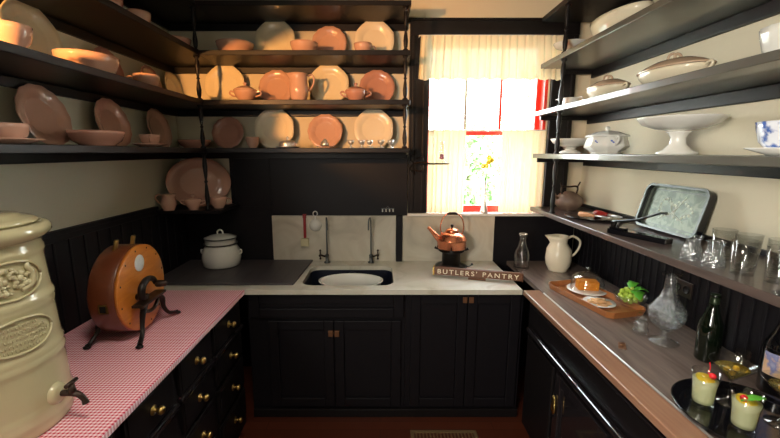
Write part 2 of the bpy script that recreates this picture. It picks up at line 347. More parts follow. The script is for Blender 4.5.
ls = MB().box(a0, a0 + .014, YB + .035, YB + .065, WZ0 + .01, 1.83).box(a1 - .03, a1, YB + .035, YB + .065, WZ0 + .01, 1.83).box(a0, a1, YB + .035, YB + .065, 1.80, 1.83).box(a0, a1, YB + .035, YB + .065, WZ0 + .01, WZ0 + .06)
ls.build('lower_sash', M['redpaint'], win, .002)
MB().box(a0 + .03, a1 - .03, YB + .083, YB + .086, 1.828, 2.41).build('window_pane', M['pane'], win)
MB().box(a0 + .03, a1 - .03, YB + .048, YB + .051, WZ0 + .06, 1.80).build('window_pane', M['pane'], win)

# ------------------------------------------------------------------ shelves
ZS = {0: 2.57, 1: 2.29, 2: 2.00, 3: 1.705}
YS = 2.50; XSL = -1.13; XSM = .157
names = {0: 'topmost', 1: 'second from top', 2: 'third from top', 3: 'fourth from top'}
for k, z in ZS.items():
    o = MB().box(XL, XSL + .03, -.4, YB, z - .03, z); sh = o.build('wall_shelf', M['black'], None, .003)
    tag(sh, 'dark painted shelf board on the left wall, %s' % names[k], 'shelf', 'dark shelf boards on the left wall')
    MB().box(XL, XL + .022, -.4, YB, z - .072, z - .0305).build('wall_cleat', M['black'], sh, .003)
    o = MB().box(XSL + .0305, XSM + .03, YS - .03, YB, z - .03, z); sh = o.build('wall_shelf', M['black'], None, .003)
    tag(sh, 'dark painted shelf board on the back wall above the sink, %s' % names[k], 'shelf', 'dark shelf boards on the back wall')
    MB().box(XL + .0225, XSM + .03, YB - .022, YB, z - .072, z - .0305).build('wall_cleat', M['black'], sh, .003)
ZRS = {0: 2.57, 1: 2.265, 2: 1.958, 3: 1.668}
for k, z in ZRS.items():
    sh = MB().box(1.09, XR, -.4, YB - .046, z - .03, z).build('wall_shelf', M['litshelf'] if k else M['black'], None, .003)
    tag(sh, 'dark painted shelf board on the right wall, %s' % names[k], 'shelf', 'dark shelf boards on the right wall')
    MB().box(XR - .022, XR, -.4, YB - .046, z - .085, z - .0305).build('wall_cleat', M['black'], sh, .004)
    if k: MB().box(1.12, XR - .022, YB - .07, YB - .046, z - .06, z - .0305).build('end_cleat', M['black'], sh, .003)
lg = MB().box(1.09, XR, -.4, YB - .062, 1.26, 1.29); lg = lg.build('wall_ledge', M['ledge'], None, .003)
tag(lg, 'long dark glossy ledge under the right shelves holding glasses and the black tray', 'ledge')
MB().box(XR - .022, XR, -.4, YB - .05, 1.2905, 1.312).build('back_strip', M['black'], lg, .003)
cs_ = MB().box(XL + .0005, -1.035, 2.455, YB - .025, 1.286, 1.306).build('wall_shelf', M['black'], None, .003)
tag(cs_, 'small dark corner shelf holding the big pink platter in the back left corner', 'shelf')

def spindle_section(x, y, z0, z1, root):
    L = z1 - z0
    prof = [(0, 0), (.020, 0), (.020, .03), (.012, .035), (.016, .045), (.009, .055), (.014, .12), (.0165, .24), (.011, .40), (.007, .47), (.012, .495), (.013, .50), (.012, .505), (.007, .53), (.011, .60), (.0165, .76), (.014, .88), (.009, .945), (.016, .955), (.012, .965), (.020, .97), (.020, 1), (0, 1)]
    MB().lathe([(r*(.9), t*L) for r, t in prof], 14).build('spindle_section', M['black'], root).location = (0, 0, z0)
for x, y, zs, lb in ((XSL, YS, [(1.306, 1.675), (1.705, 1.97), (2.0, 2.26), (2.29, 2.54)], 'dark turned spindle post at the back left corner of the shelves'),
                     (XSM, YS, [(1.705, 1.97), (2.0, 2.26), (2.29, 2.54)], 'dark turned spindle post at the right end of the back shelves'),
                     (1.115, 2.46, [(1.29, 1.638), (1.668, 1.928), (1.958, 2.235), (2.265, 2.54)], 'dark turned spindle post in front of the right shelves by the window')):
    t = thing('turned_spindle', lb, 'spindle', (x, y, 0), group='turned spindles between the shelves')
    for a, b in zs: spindle_section(x, y, a, b, t)

# ------------------------------------------------------------------ cabinets and counters
def knob(parent, loc, rz):
    k = MB().lathe([(0, 0), (.019, 0), (.019, .003), (.007, .006), (.007, .018), (.0155, .024), (.017, .032), (.011, .040), (0, .042)], 16, R(-90, 'X') if rz == 0 else R(90, 'Y'))
    o = k.build('knob', M['brass'], parent); o.location = loc; return o
XFL = -.845
bounds = [2.17, 1.765, 1.43, 1.09, .74, .39, .04]
lbl = ['dark drawer cabinet on the left nearest the back corner', 'dark drawer cabinet on the left, second from the back corner', 'dark drawer cabinet on the left, third from the back corner',
       'dark drawer cabinet under the stoneware water cooler', 'dark drawer cabinet left of the camera, fifth from the corner', 'dark drawer cabinet left of the camera, farthest from the corner']
rows = [(.675, .830), (.492, .645), (.285, .465), (.085, .255)]
for i in range(6):
    y1, y0 = bounds[i], bounds[i+1]
    t = thing('drawer_cabinet', lbl[i], 'cabinet', (XFL, (y0 + y1)/2, 0), group='drawer cabinets along the left wall'); h = (y1 - y0)/2
    MB().box(XL + .025 - XFL, 0, -h + .0005, h - .0005, 0, .838).build('cabinet_body', M['black'], t)
    MB().box(.0, .030, -h + .012, h - .012, .648, .668).build('rail', M['blackgloss'], t, .005)
    for z0, z1 in rows:
        d = MB().box(0, .014, -h + .022, h - .022, z0, z1).box(.014, .018, -h + .034, h - .034, z0 + .012, z1 - .012).build('drawer', M['black'], t, .003)
        knob(d, (.018, 0, (z0 + z1)/2), 1)
tag(MB().box(XL + .02, -.812, -.3, 2.176, .840, .861).build('countertop', M['black'], None, .003), 'dark wooden countertop under the red gingham cloth', 'countertop')
cl = MB().box(XL + .031, -.806, -.3, 2.178, .8613, .8700).box(-.811, -.805, -.3, 2.178, .846, .868)
tag(cl.build('tablecloth', M['gingham'], None, .002), 'red and white gingham cloth covering the left counter', 'tablecloth')

def panel_door(parent, x0, x1, z0, z1, name='door'):
    d = MB(); w_ = .06
    d.box(x0, x0 + w_, -.02, 0, z0, z1).box(x1 - w_, x1, -.02, 0, z0, z1).box(x0 + w_, x1 - w_, -.02, 0, z1 - w_, z1).box(x0 + w_, x1 - w_, -.02, 0, z0, z0 + w_).box(x0 + w_, x1 - w_, -.008, 0, z0 + w_, z1 - w_)
    return d.build(name, M['panel'], parent, .004)
YFB = 2.24
t = thing('sink_cabinet', 'dark double door cabinet under the sink', 'cabinet', (-.33, YFB, 0))
MB().box(-.485, .485, 0, .57, .0, .838 - .26).box(-.485, .485, 0, .006, .578, .838).box(-.485, -.20, .006, .57, .578, .838).build('cabinet_body', M['panel'], t)
panel_door(t, -.47, .475, .675, .83, 'false_front')
d1 = panel_door(t, -.36, .042, .07, .655); d2 = panel_door(t, .047, .46, .07, .655)
MB().box(.010, .040, -.032, -.0205, .555, .595).build('latch', M['rust'], d1, .003); MB().box(.049, .079, -.032, -.0205, .555, .595).build('latch', M['rust'], d2, .003)
t = thing('base_cabinet', 'dark double door cabinet below the sign and kettle', 'cabinet', (.5, YFB, 0))
MB().box(-.343, .38, 0, .57, 0, .838).build('cabinet_body', M['panel'], t)
d1 = panel_door(t, -.31, .034, .07, .825); d2 = panel_door(t, .039, .36, .07, .825)
MB().box(.004, .034 - .003, -.032, -.0205, .775, .812).build('latch', M['rust'], d1, .003); MB().box(.042, .070, -.032, -.0205, .775, .812).build('latch', M['rust'], d2, .003)
struct('baseboard_back', MB().box(-.81, .88, YFB - .028, YFB - .003, 0, .055), M['black'], bevel=.003)

# marble top with sink opening
SX0, SX1, SY0, SY1 = -.49, .085, 2.262, 2.672
def rrect(x0, x1, y0, y1, r, n=6):
    out = []
    for cx, cy, a in ((x1 - r, y1 - r, 0), (x0 + r, y1 - r, 90), (x0 + r, y0 + r, 180), (x1 - r, y0 + r, 270)):
        for k in range(n + 1):
            q = math.radians(a + 90*k/n); out.append((cx + r*math.cos(q), cy + r*math.sin(q)))
    return out
def ring_slab(outer, inner, z0, z1):
    b = MB(); bm = b.bm
    n = len(inner)
    def ray(p, c):
        dx, dy = p[0] - c[0], p[1] - c[1]; x0, x1, y0, y1 = outer; ts = []
        if dx > 1e-9: ts.append((x1 - c[0])/dx)
        if dx < -1e-9: ts.append((x0 - c[0])/dx)
        if dy > 1e-9: ts.append((y1 - c[1])/dy)
        if dy < -1e-9: ts.append((y0 - c[1])/dy)
        k = min(t_ for t_ in ts if t_ > 0); return (c[0] + dx*k, c[1] + dy*k)
    x0, x1, y0, y1 = outer; c = (sum(p[0] for p in inner)/n, sum(p[1] for p in inner)/n)
    ang = lambda p: math.atan2(p[1] - c[1], p[0] - c[0])
    P = [(p, ray(p, c)) for p in inner]
    for cor in ((x0, y0), (x1, y0), (x1, y1), (x0, y1)):
        A = ang(cor); best = min(range(n), key=lambda i: abs((ang(inner[i]) - A + PI) % (2*PI) - PI)); P[best] = (P[best][0], cor)
    lay = []
    for z in (z0, z1): lay.append(([bm.verts.new((p[0], p[1], z)) for p, q in P], [bm.verts.new((q[0], q[1], z)) for p, q in P]))
    for i in range(n):
        j = (i + 1) % n
        bm.faces.new((lay[1][0][i], lay[1][1][i], lay[1][1][j], lay[1][0][j])); bm.faces.new((lay[0][0][i], lay[0][0][j], lay[0][1][j], lay[0][1][i]))
        bm.faces.new((lay[0][1][i], lay[0][1][j], lay[1][1][j], lay[1][1][i])); bm.faces.new((lay[0][0][i], lay[1][0][i], lay[1][0][j], lay[0][0][j]))
    return b
inner = rrect(SX0, SX1, SY0, SY1, .07)
mt = ring_slab((-.803, .850, 2.182, YB - .02), inner, .840, ZT)
mt.box(XL + .02, -.8035, 2.182, YB - .02, .840, .866)
tag(mt.build('sink_counter', M['marbletop'], None), 'pale worn marble counter slab around the sink and under the copper kettle', 'countertop')
sk = thing('sink', 'dark sink basin set into the marble counter holding a white dishpan', 'sink', (-.2, 2.467, .839))
b = MB(); pts = [rrect(SX0 + .2 - .004 + o, SX1 + .2 + .004 - o, SY0 - 2.467 - .004 + o, SY1 - 2.467 + .004 - o, max(.02, .07 - o)) for o in (0, .004, .02, .05)]
zz = [0, -.05, -.20, -.225]; rings = [[b.bm.verts.new((x, y, z)) for x, y in p] for p, z in zip(pts, zz)]
pts2 = [rrect(SX0 + .2 - .014 + o, SX1 + .2 + .014 - o, SY0 - 2.467 - .014 + o, SY1 - 2.467 + .014 - o, max(.03, .08 - o)) for o in (.05, .02, 0)]
for p, z in zip(pts2, (-.235, -.20, 0)): rings.append([b.bm.verts.new((x, y, z)) for x, y in p])
for A, B in list(zip(rings, rings[1:])):
    if A is rings[3]: continue
    for i in range(len(A)): b.bm.faces.new((A[i], A[(i+1) % len(A)], B[(i+1) % len(A)], B[i]))
b.bm.faces.new(rings[3]); b.bm.faces.new(rings[4]); A, B = rings[0], rings[-1]
for i in range(len(A)): b.bm.faces.new((A[i], A[(i+1) % len(A)], B[(i+1) % len(A)], B[i]))
b.build('sink_basin', M['sinkiron'], sk)
MB().lathe([(0, -.222), (.03, -.222), (.03, -.218), (0, -.218)], 16).build('drain', M['steel'], sk)
MB().lathe([(.0, 0), (.045, 0), (.045, .012), (.0, .012)], 16, T(0, .198, -.055) @ R(90, 'X')).build('overflow_cover', M['sinkiron'], sk)
# white enamel dishpan resting in sink
def oval(a_, b_): return dict(sx=a_, sy=b_)
dp = thing('dishpan', 'white enamel oval dishpan standing in the sink', 'dishpan', (-.19, 2.405, .6195))
MB().lathe([(0, 0), (.72, 0), (.86, .10), (.97, .225), (1.03, .232), (1.03, .238), (.96, .236), (.94, .225), (.84, .10), (.70, .008), (0, .008)], 48, sx=.205, sy=.135).build('pan_body', M['enamel'], dp)

# drainboard
db = MB().prism([(XL + .03, 2.262), (-.535, 2.262), (-.505, YB - .03), (XL + .03, YB - .03)], .8705, .882)
for k in range(9): db.box(-1.30 + .085*k, -1.292 + .085*k, 2.30, 2.76, .882, .8835)
tag(db.build('drainboard', M['slate'], None, .002), 'dark flat drainboard left of the sink under the white lidded pot', 'drainboard')
# backsplash slabs
tag(MB().box(-.80, .118, YB - .028, YB - .0185 + .018, ZT + .0005, 1.216).build('marble_backsplash', M['marble'], None, .002), 'wide grey veined marble backsplash slab behind the sink taps', 'backsplash', 'marble backsplash slabs')
tag(MB().box(.167, .849, YB - .028, YB, ZT + .0005, 1.216).build('marble_backsplash', M['marble'], None, .002), 'narrow pale marble backsplash slab behind the copper kettle', 'backsplash', 'marble backsplash slabs')

# right counter
tag(MB().box(.957, XR - .026, -.3, YB - .02, .840, ZT).build('countertop', M['top'], None, .002), 'worn grey brown wooden countertop along the right wall under the cocktails', 'countertop')
ec = MB().box(.853, .950, -.3, 2.18, .840, ZT).build('counter_edge', M['edge'], None, .004); tag(ec, 'tan wooden front edge board of the right counter', 'counter edge')
MB().box(.9505, .9565, -.3, 2.13, .85, ZT + .004).build('metal_bead', M['silver'], ec, .002)
t = thing('base_cabinet', 'dark cabinet with shiny rails and a brass latch under the right counter', 'cabinet', (.895, 1.0, 0))
MB().box(0, .555, -1.3, 1.17, 0, .838).build('cabinet_body', M['black'], t)
MB().box(-.022, 0, -1.3, 1.13, .80, .812).build('rail', M['blackgloss'], t, .004)
MB().box(-.034, 0, -1.3, 1.12, .640, .668).build('rail', M['blackgloss'], t, .008)
MB().box(-.012, 0, -1.3, 1.10, .684, .79).build('drawer_front', M['black'], t, .004)
for y0, y1 in ((.32, .75), (-.15, .29), (-.62, -.18)):
    d = MB(); d.box(-.022, 0, y0, y0 + .05, .08, .603).box(-.022, 0, y1 - .05, y1, .08, .603).box(-.022, 0, y0 + .05, y1 - .05, .553, .603).box(-.022, 0, y0 + .05, y1 - .05, .08, .13).box(-.008, 0, y0 + .05, y1 - .05, .13, .553)
    d = d.build('door', M['blackgloss'], t, .006)
    if y0 == .32:
        lt = MB().tube([(-.026, .73, .40), (-.026, .73, .475)], .006, 8).sphere((-.03, .73, .475), .012, (.7, 1, 1)).sphere((-.03, .73, .455), .014, (.5, 1.2, 1))
        lt.lathe([(0, 0), (.018, 0), (.020, .008), (.012, .012), (.010, .008), (0, .008)], 16, T(-.024, .73, .42) @ R(-90, 'Y') @ Matrix.Diagonal((1.8, 1, 1, 1)))
        lt.build('brass_latch', M['brass'], d)
d = MB().box(-.018, 0, .79, 1.13, .08, .603).build('side_panel', M['black'], t, .006)
ll = MB().box(-.03, .03, -.014, .014, 0, .003).lathe([(0, .003), (.008, .003), (.006, .006), (0, .006)], 12, T(.004, 0, 0))
p = at(622, 346, z=ZT); one('counter_lock', ll, M['rust'], 'small flush brass lock plate in the right counter by the decanter', 'lock', (p.x, p.y, ZT + .0002), 60)
reg = thing('floor_register', 'tan metal floor register in the floor below the sink', 'register', (.385, 1.97, 0))
rb = MB().box(-.2, .2, -.12, -.10, 0.0005, .006).box(-.2, .2, .10, .12, 0.0005, .006).box(-.2, -.18, -.1, .1, 0.0005, .006).box(.18, .2, -.1, .1, 0.0005, .006); rb.build('register_frame', M['register'], reg)
rs = MB()
for k in range(17): rs.box(-.17 + .021*k, -.162 + .021*k, -.1, .1, 0.0005, .004)
rs.build('grille', M['register'], reg)

# outlet
p = at(683, 288, x=XR - .026)
t = thing('power_outlet', 'dark double power outlet on the right wall below the ledge', 'outlet', (XR - .0245, p.y, p.z), 0)
MB().box(-.006, 0, -.058, .058, -.038, .038).build('outlet_plate', M['outlet'], t, .002)
for s in (-1, 1):
    so = MB().lathe([(0, 0), (.020, 0), (.020, .003), (.017, .004), (.016, .002), (0, .002)], 20, T(-.006, s*.026, 0) @ R(-90, 'Y')).build('socket', M['socket'], t)

# ------------------------------------------------------------------ crockery builders
def octo(a, z, r):
    k = (a + PI/8) % (PI/4) - PI/8; o = math.cos(PI/8)/math.cos(k); return .5 + .5*o*1.03
def scallop(a, z, r): return 1 + .018*math.cos(a*14)
def platemb(Rr, shape=None, sx=1, sy=1, m=None):
    return MB().lathe([(0, 0), (.56*Rr, 0), (.60*Rr, .004), (.80*Rr, .014), (.985*Rr, .020), (Rr, .023), (.985*Rr, .026), (.80*Rr, .019), (.64*Rr, .012), (.60*Rr, .0075), (.55*Rr, .006), (0, .006)], 56, m, shape, sx, sy)
def leaning_plate(x, y, z, Rr, material, label, rz=0, shape=None, tilt=12, group=None, sx=1, sy=1, name='dinner_plate', cat='plate'):
    m = R(90 - tilt, 'X') @ T(0, Rr*sy, 0)
    mb = platemb(Rr, shape, sx, sy, m)
    zmin = min(v.co.z for v in mb.bm.verts)
    return one(name, mb, M[material], label, cat, (x, y, z - zmin), rz, group)
def bowl(Rr, h, wall=.006, foot=.62):
    return [(0, .004), (foot*Rr*.9, .004), (foot*Rr, 0), (foot*Rr + .004, 0), (foot*Rr + .002, .008), (.86*Rr, h*.36), (.97*Rr, h*.80), (Rr, h), (Rr - wall, h), (.95*Rr - wall, h*.8), (.82*Rr - wall, h*.38), (foot*Rr*.9, .014), (0, .012)]
def plain_bowl(x, y, z, Rr, h, material, label, group=None, sx=1, sy=1, name='bowl', cat='bowl', shape=None):
    return one(name, MB().lathe(bowl(Rr, h), 40, sx=sx, sy=sy, shape=shape), M[material], label, cat, (x, y, z), 0, group)
def cup(x, y, z, Rr, h, material, label, rz=0, saucer=False, group=None, name='teacup'):
    t = thing(name, label, 'cup', (x, y, z), rz, group); b0 = .0
    if saucer: pass
    MB().lathe([(0, b0 + .003), (.45*Rr, b0 + .003), (.5*Rr, b0), (.56*Rr, b0), (.55*Rr, b0 + .006), (.85*Rr, b0 + .35*h), (.97*Rr, b0 + .75*h), (Rr, b0 + h), (Rr - .004, b0 + h), (.93*Rr - .003, b0 + .7*h), (.8*Rr, b0 + .35*h), (.45*Rr, b0 + .01), (0, b0 + .01)], 32).build('cup_body', M[material], t)
    MB().tube([(.93*Rr, 0, b0 + .82*h), (1.3*Rr, 0, b0 + .86*h), (1.5*Rr, 0, b0 + .62*h), (1.3*Rr, 0, b0 + .38*h), (.88*Rr, 0, b0 + .34*h)], .004, 8, 5).build('handle', M[material], t)
    return t
def saucer(x, y, z, Rr, material, label, group=None):
    return one('saucer', MB().lathe([(0, 0), (.5*Rr, 0), (.55*Rr, .003), (Rr, .016), (Rr, .019), (.55*Rr, .007), (0, .006)], 40), M[material], label, 'saucer', (x, y, z), 0, group)
def jug(x, y, z, Rr, h, material, label, rz=0, name='milk_jug', spout=.35, belly=.45, neck=.78, group=None, handle_r=.006):
    t = thing(name, label, 'jug', (x, y, z), rz, group)
    def sp(a, zz, r):
        k = max(0, (zz/h - .72)/.28); d = abs((a + PI) % (2*PI) - PI); d = abs(d - PI)     # spout at -x
        return 1 + spout*k*math.exp(-(d/.42)**2)
    pr = [(0, .004), (.62*Rr, .004), (.66*Rr, 0), (.72*Rr, 0), (.74*Rr, .01), (.93*Rr, belly*.5*h), (Rr, belly*h), (.93*Rr, .62*h), (neck*Rr*.96, .80*h), (neck*Rr, .90*h), (neck*Rr*1.08, h), (neck*Rr*1.08 - .006, h), (neck*Rr - .006, .9*h), (neck*Rr*.96 - .006, .8*h), (.9*Rr - .004, .6*h), (.95*Rr - .004, belly*h), (.68*Rr, .02), (0, .014)]
    MB().lathe(pr, 44, shape=sp).build('jug_body', M[material], t)
    MB().tube([(neck*Rr*1.0, 0, .93*h), (neck*Rr + .40*Rr, 0, .99*h), (Rr*1.55, 0, .86*h), (Rr*1.5, 0, .66*h), (Rr*1.2, 0, .48*h), (.95*Rr, 0, .42*h)], [handle_r*1.1, handle_r, handle_r, handle_r, handle_r, handle_r*1.2], 8, 6).build('handle', M[material], t)
    return t
def lidded(x, y, z, a, bb, h, material, label, rz=0, name='lidded_tureen', cat='tureen', ears=True, shape=None, lidmat=None, lift=.6, loop=False, n=48, extra=None, kr=.012, group=None, belly=False):
    t = thing(name, label, cat, (x, y, z), rz, group); hb = h*lift; L = M[lidmat or material]
    bp_ = [(0, .004), (.5, .004), (.52, 0), (.58, 0), (.56, .010), (.80, hb*.40), (.96, hb*.75), (1.0, hb*.97), (.99, hb), (.93, hb), (.9, hb*.75), (.74, hb*.4), (.5, .014), (0, .012)]
    if belly: bp_ = [(0, .004), (.62, .004), (.64, 0), (.74, 0), (.70, .010), (.72, hb*.14), (1.06, hb*.42), (1.04, hb*.55), (.93, hb*.97), (.93, hb), (.88, hb), (.98, hb*.5), (.66, hb*.16), (0, .014)]
    body = MB().lathe(bp_, n, shape=shape, sx=a, sy=bb).build('tureen_body', M[material], t)
    hl = h - hb
    lid = MB().lathe([(1.02, hb + .0008), (1.04, hb + .005), (.98, hb + .010), (.86, hb + hl*.32), (.55, hb + hl*.60), (.22, hb + hl*.72), (0, hb + hl*.74), (0, hb + hl*.66), (.5, hb + hl*.5), (.8, hb + hl*.2), (.95, hb + .0008), (1.02, hb + .0008)], n, shape=shape, sx=a, sy=bb).build('lid', L, t)
    zt = hb + hl*.72
    if loop:
        for s in (-1, 1):
            MB().tube([(0, s*bb*.30, zt - .008), (0, s*bb*.22, zt + hl*.25), (0, s*bb*.04, zt + hl*.34), (0, 0, zt - .004)], .0055, 8, 5).build('lid_handle', L, lid)
    else:
        MB().lathe([(0, 0), (kr*.6, 0), (kr*.5, kr*.6), (kr, kr*1.2), (kr*.9, kr*1.9), (0, kr*2.2)], 18, T(0, 0, zt - .002)).build('knob', L, lid)
    if ears:
        for s in (-1, 1):
            MB().tube([(s*a*.93, 0, hb*.88), (s*(a*1.0 + .022), 0, hb*1.0), (s*(a*1.0 + .030), 0, hb*.8), (s*(a*.98 + .012), 0, hb*.58), (s*a*.88, 0, hb*.52)], .0055, 8, 5).build('handle', M[material], t)
    return t

YW = 2.757          # foot line of plates leaning on the back wall
def bx_(u, y=YW, v=60): return at(u, v, y=y).x
# back wall, second shelf
z = ZS[1]; G = 'crockery on the back shelves'
leaning_plate(bx_(275.5, v=40), YW - .012, z, .137, 'cream', 'cream eight sided plate at the left of the upper back shelf', shape=octo, tilt=9)
leaning_plate(bx_(329, v=40), YW, z, .118, 'pink', 'pink plate between two cream plates on the upper back shelf', shape=scallop)
leaning_plate(bx_(374.5, v=40), YW - .012, z, .135, 'ivory', 'ivory eight sided plate at the right end of the upper back shelf', shape=octo, tilt=9)
plain_bowl(bx_(236, 2.62), 2.62, z, .118, .075, 'pink', 'wide pink bowl at the left end of the upper back shelf')
plain_bowl(bx_(304.5, 2.60), 2.60, z, .088, .072, 'pink', 'small pink bowl left of the pink plate on the upper back shelf')
cup(bx_(363, 2.60), 2.60, z, .058, .068, 'pink', 'pink cup in front of the ivory plate on the upper back shelf', 20)
# third shelf
z = ZS[2]
leaning_plate(bx_(225, v=80), YW - .012, z, .139, 'cream', 'cream eight sided plate beside the corner spindle, middle back shelf', shape=octo, tilt=9)
leaning_plate(bx_(276, v=80), YW, z, .122, 'pink', 'pink plate behind the sugar bowl and pitcher, middle back shelf', shape=scallop)
leaning_plate(bx_(329, v=80), YW - .012, z, .140, 'cream', 'cream eight sided plate right of the pink pitcher, middle back shelf', shape=octo, tilt=9)
leaning_plate(bx_(377, v=80), YW, z, .122, 'pinkdeep', 'deep pink scalloped plate at the right of the middle back shelf', shape=scallop)
lidded(bx_(243.5, 2.60), 2.60, z, .072, .072, .115, 'pink', 'pink lidded sugar bowl left of the pitcher on the middle back shelf', name='sugar_bowl', cat='sugar bowl')
jug(bx_(298, 2.58), 2.58, z, .062, .172, 'pink', 'tall pink pitcher on the middle back shelf', 10, name='pitcher', neck=.9)
lidded(bx_(355.5, 2.60), 2.60, z, .068, .068, .110, 'pinkdeep', 'deep pink lidded sugar bowl on the right of the middle back shelf', name='sugar_bowl', cat='sugar bowl')
# fourth shelf
z = ZS[3]
leaning_plate(bx_(227.5, v=130), YW, z, .112, 'pinkdeep', 'dark pink round plate at the left of the lowest back shelf', shape=scallop)
leaning_plate(bx_(274.5, v=130), YW - .012, z, .142, 'ivory', 'large ivory eight sided plate behind the silver lidded dish, lowest back shelf', shape=octo, tilt=9)
leaning_plate(bx_(325, v=130), YW, z, .122, 'pink', 'pink round plate behind the glass butter dish, lowest back shelf', shape=scallop)
leaning_plate(bx_(373.5, v=130), YW - .012, z, .140, 'ivory', 'ivory eight sided plate behind the silver egg cups, lowest back shelf', shape=octo, tilt=9)
cup(bx_(248, 2.66), 2.66, z, .045, .075, 'pink', 'pink cup between the dark pink and ivory plates, lowest back shelf', 100)
def silver_dish(x, y, z, label):
    t = thing('lidded_silver_dish', label, 'dish', (x, y, z))
    MB().lathe([(0, 0), (.06, 0), (.075, .006), (.078, .010), (.07, .012), (0, .008)], 32).build('dish_base', M['silver'], t)
    l = MB().lathe([(.055, .0125), (.056, .03), (.05, .04), (.03, .048), (0, .05), (0, .045), (.05, .0125), (.055, .0125)], 32).build('lid', M['silver'], t)
    MB().lathe([(0, .048), (.006, .049), (.004, .055), (.009, .063), (.006, .072), (0, .076)], 14).build('knob', M['silver'], l)
silver_dish(bx_(287.5, 2.53, 145), 2.53, z, 'silver lidded dish in front of the large ivory plate')
t = thing('butter_dish', 'glass butter dish with a pointed silver lid on the lowest back shelf', 'dish', (bx_(325, 2.53, 145), 2.53, z))
MB().lathe([(0, 0), (.055, 0), (.066, .010), (.064, .013), (.05, .006), (0, .005)], 28).build('dish_base', M['glass'], t)
MB().lathe([(0, .0135), (.028, .0135), (.028, .028), (.017, .046), (.006, .058), (0, .062)], 8).build('lid', M['silver'], t)
ec0 = None
for k, (u, lb) in enumerate(((351, 'leftmost'), (361.5, 'second from left'), (369.5, 'middle'), (381, 'fourth from left'), (390.5, 'rightmost'))):
    L = 'small silver egg cup on the lowest back shelf, %s of five' % lb
    loc = (bx_(u, 2.505, 145), 2.505 + (.012 if k == 2 else 0), z)
    if ec0 is None: ec0 = one('egg_cup', MB().lathe([(0, 0), (.021, 0), (.021, .003), (.006, .010), (.005, .020), (.018, .030), (.0225, .050), (.021, .050), (.016, .032), (0, .024)], 20), M['silver'], L, 'egg cup', loc, 0, 'silver egg cups on the lowest back shelf')
    else: dup(ec0, loc, L)
# corner shelf
z = 1.306
leaning_plate(-1.250, 2.668, z, .162, 'pinkdeep', 'big oval pink platter standing on the small corner shelf', rz=37, tilt=8, sx=1.30, sy=1.05, name='serving_platter', cat='platter')
jug(-1.375, 2.478, z, .048, .105, 'pink', 'small pink creamer at the left of the corner shelf', 190, name='creamer')
lidded(-1.222, 2.495, z, .052, .052, .085, 'pink', 'pink two handled sugar bowl in front of the oval platter', name='sugar_bowl', cat='sugar bowl', lift=.75)
cup(-1.095, 2.585, z, .056, .075, 'pink', 'pink cup right of the corner spindle on the corner shelf', 10)
# left wall shelves
XW = XL + .068
def ly(u, v, x=-1.40): return at(u, v, x=x).y
z = ZS[3]
for (u, v, r, lb) in ((44, 120, .128, 'largest pinkish brown plate leaning on the lower left shelf, nearest'), (112, 120, .128, 'pinkish brown plate leaning on the lower left shelf, middle of three'), (158, 125, .125, 'pinkish brown plate leaning on the lower left shelf, nearest the corner')):
    leaning_plate(XW, ly(u, v), z, r, 'pink', lb, rz=90, shape=scallop, tilt=12, group='plates leaning on the lower left shelf')
def lx(u, v, x): p = at(u, v, x=x); return p.y
saucer(-1.22, lx(12, 140, -1.22), z, .085, 'pink', 'pink saucer at the left edge of the lower left shelf'); cup(-1.22, lx(12, 140, -1.22), z + .0075, .05, .06, 'pink', 'pink cup on a saucer at the left edge of the lower left shelf', 200)
plain_bowl(-1.25, lx(97, 138, -1.25), z, .108, .066, 'pinkdeep', 'wide pink bowl before the middle plate on the lower left shelf')
saucer(-1.24, lx(150, 140, -1.24), z, .085, 'pink', 'pink saucer under a cup near the corner on the lower left shelf'); cup(-1.24, lx(150, 140, -1.24), z + .0075, .052, .06, 'pink', 'pink cup on a saucer near the corner, lower left shelf', -60)
plain_bowl(-1.25, 2.64, z, .105, .055, 'pinkdeep', 'flat pink bowl behind the corner spindle on the lower left shelf')
z = ZS[2]
leaning_plate(XW, ly(31, 30), z, .142, 'cream', 'large cream eight sided plate high at the upper left of the photo', rz=90, shape=octo, tilt=10)
leaning_plate(XW, ly(-40, 30), z, .118, 'pink', 'pink plate cut off by the left edge of the photo', rz=90, shape=scallop, tilt=12)
leaning_plate(XW, ly(106, 60), z, .105, 'pinkdeep', 'small pink plate behind the wide bowl, middle left shelf', rz=90, shape=scallop, tilt=12)
leaning_plate(XW, ly(149, 75), z, .10, 'pinkdeep', 'pink plate behind the tilted cup, middle left shelf', rz=90, shape=scallop, tilt=12)
leaning_plate(XW - .012, ly(172, 78), z, .108, 'cream', 'cream plate near the corner on the middle left shelf', rz=90, shape=octo, tilt=9)
cup(-1.18, lx(9, 40, -1.18), z, .062, .075, 'pink', 'pink cup in front of the large cream plate, upper left of photo', 160)
plain_bowl(-1.235, lx(88, 62, -1.235), z, .110, .078, 'pink', 'wide flared pink bowl on the middle left shelf', sx=1, sy=1.15)
cup(-1.22, lx(146, 74, -1.22), z, .062, .075, 'pink', 'pink cup before the pink plate on the middle left shelf', 200)
z = ZS[1]
cup(-1.20, lx(137, 6, -1.2), z, .058, .07, 'pink', 'pink cup seen above the edge of the upper left shelf', 120)
cup(-1.22, lx(112, -6, -1.2), z, .058, .07, 'pinkdeep', 'dark pink cup on the upper left shelf, left of another cup', 100)
plain_bowl(-1.22, lx(175, 30, -1.22), z, .085, .055, 'pink', 'pink bowl near the corner on the upper left shelf')

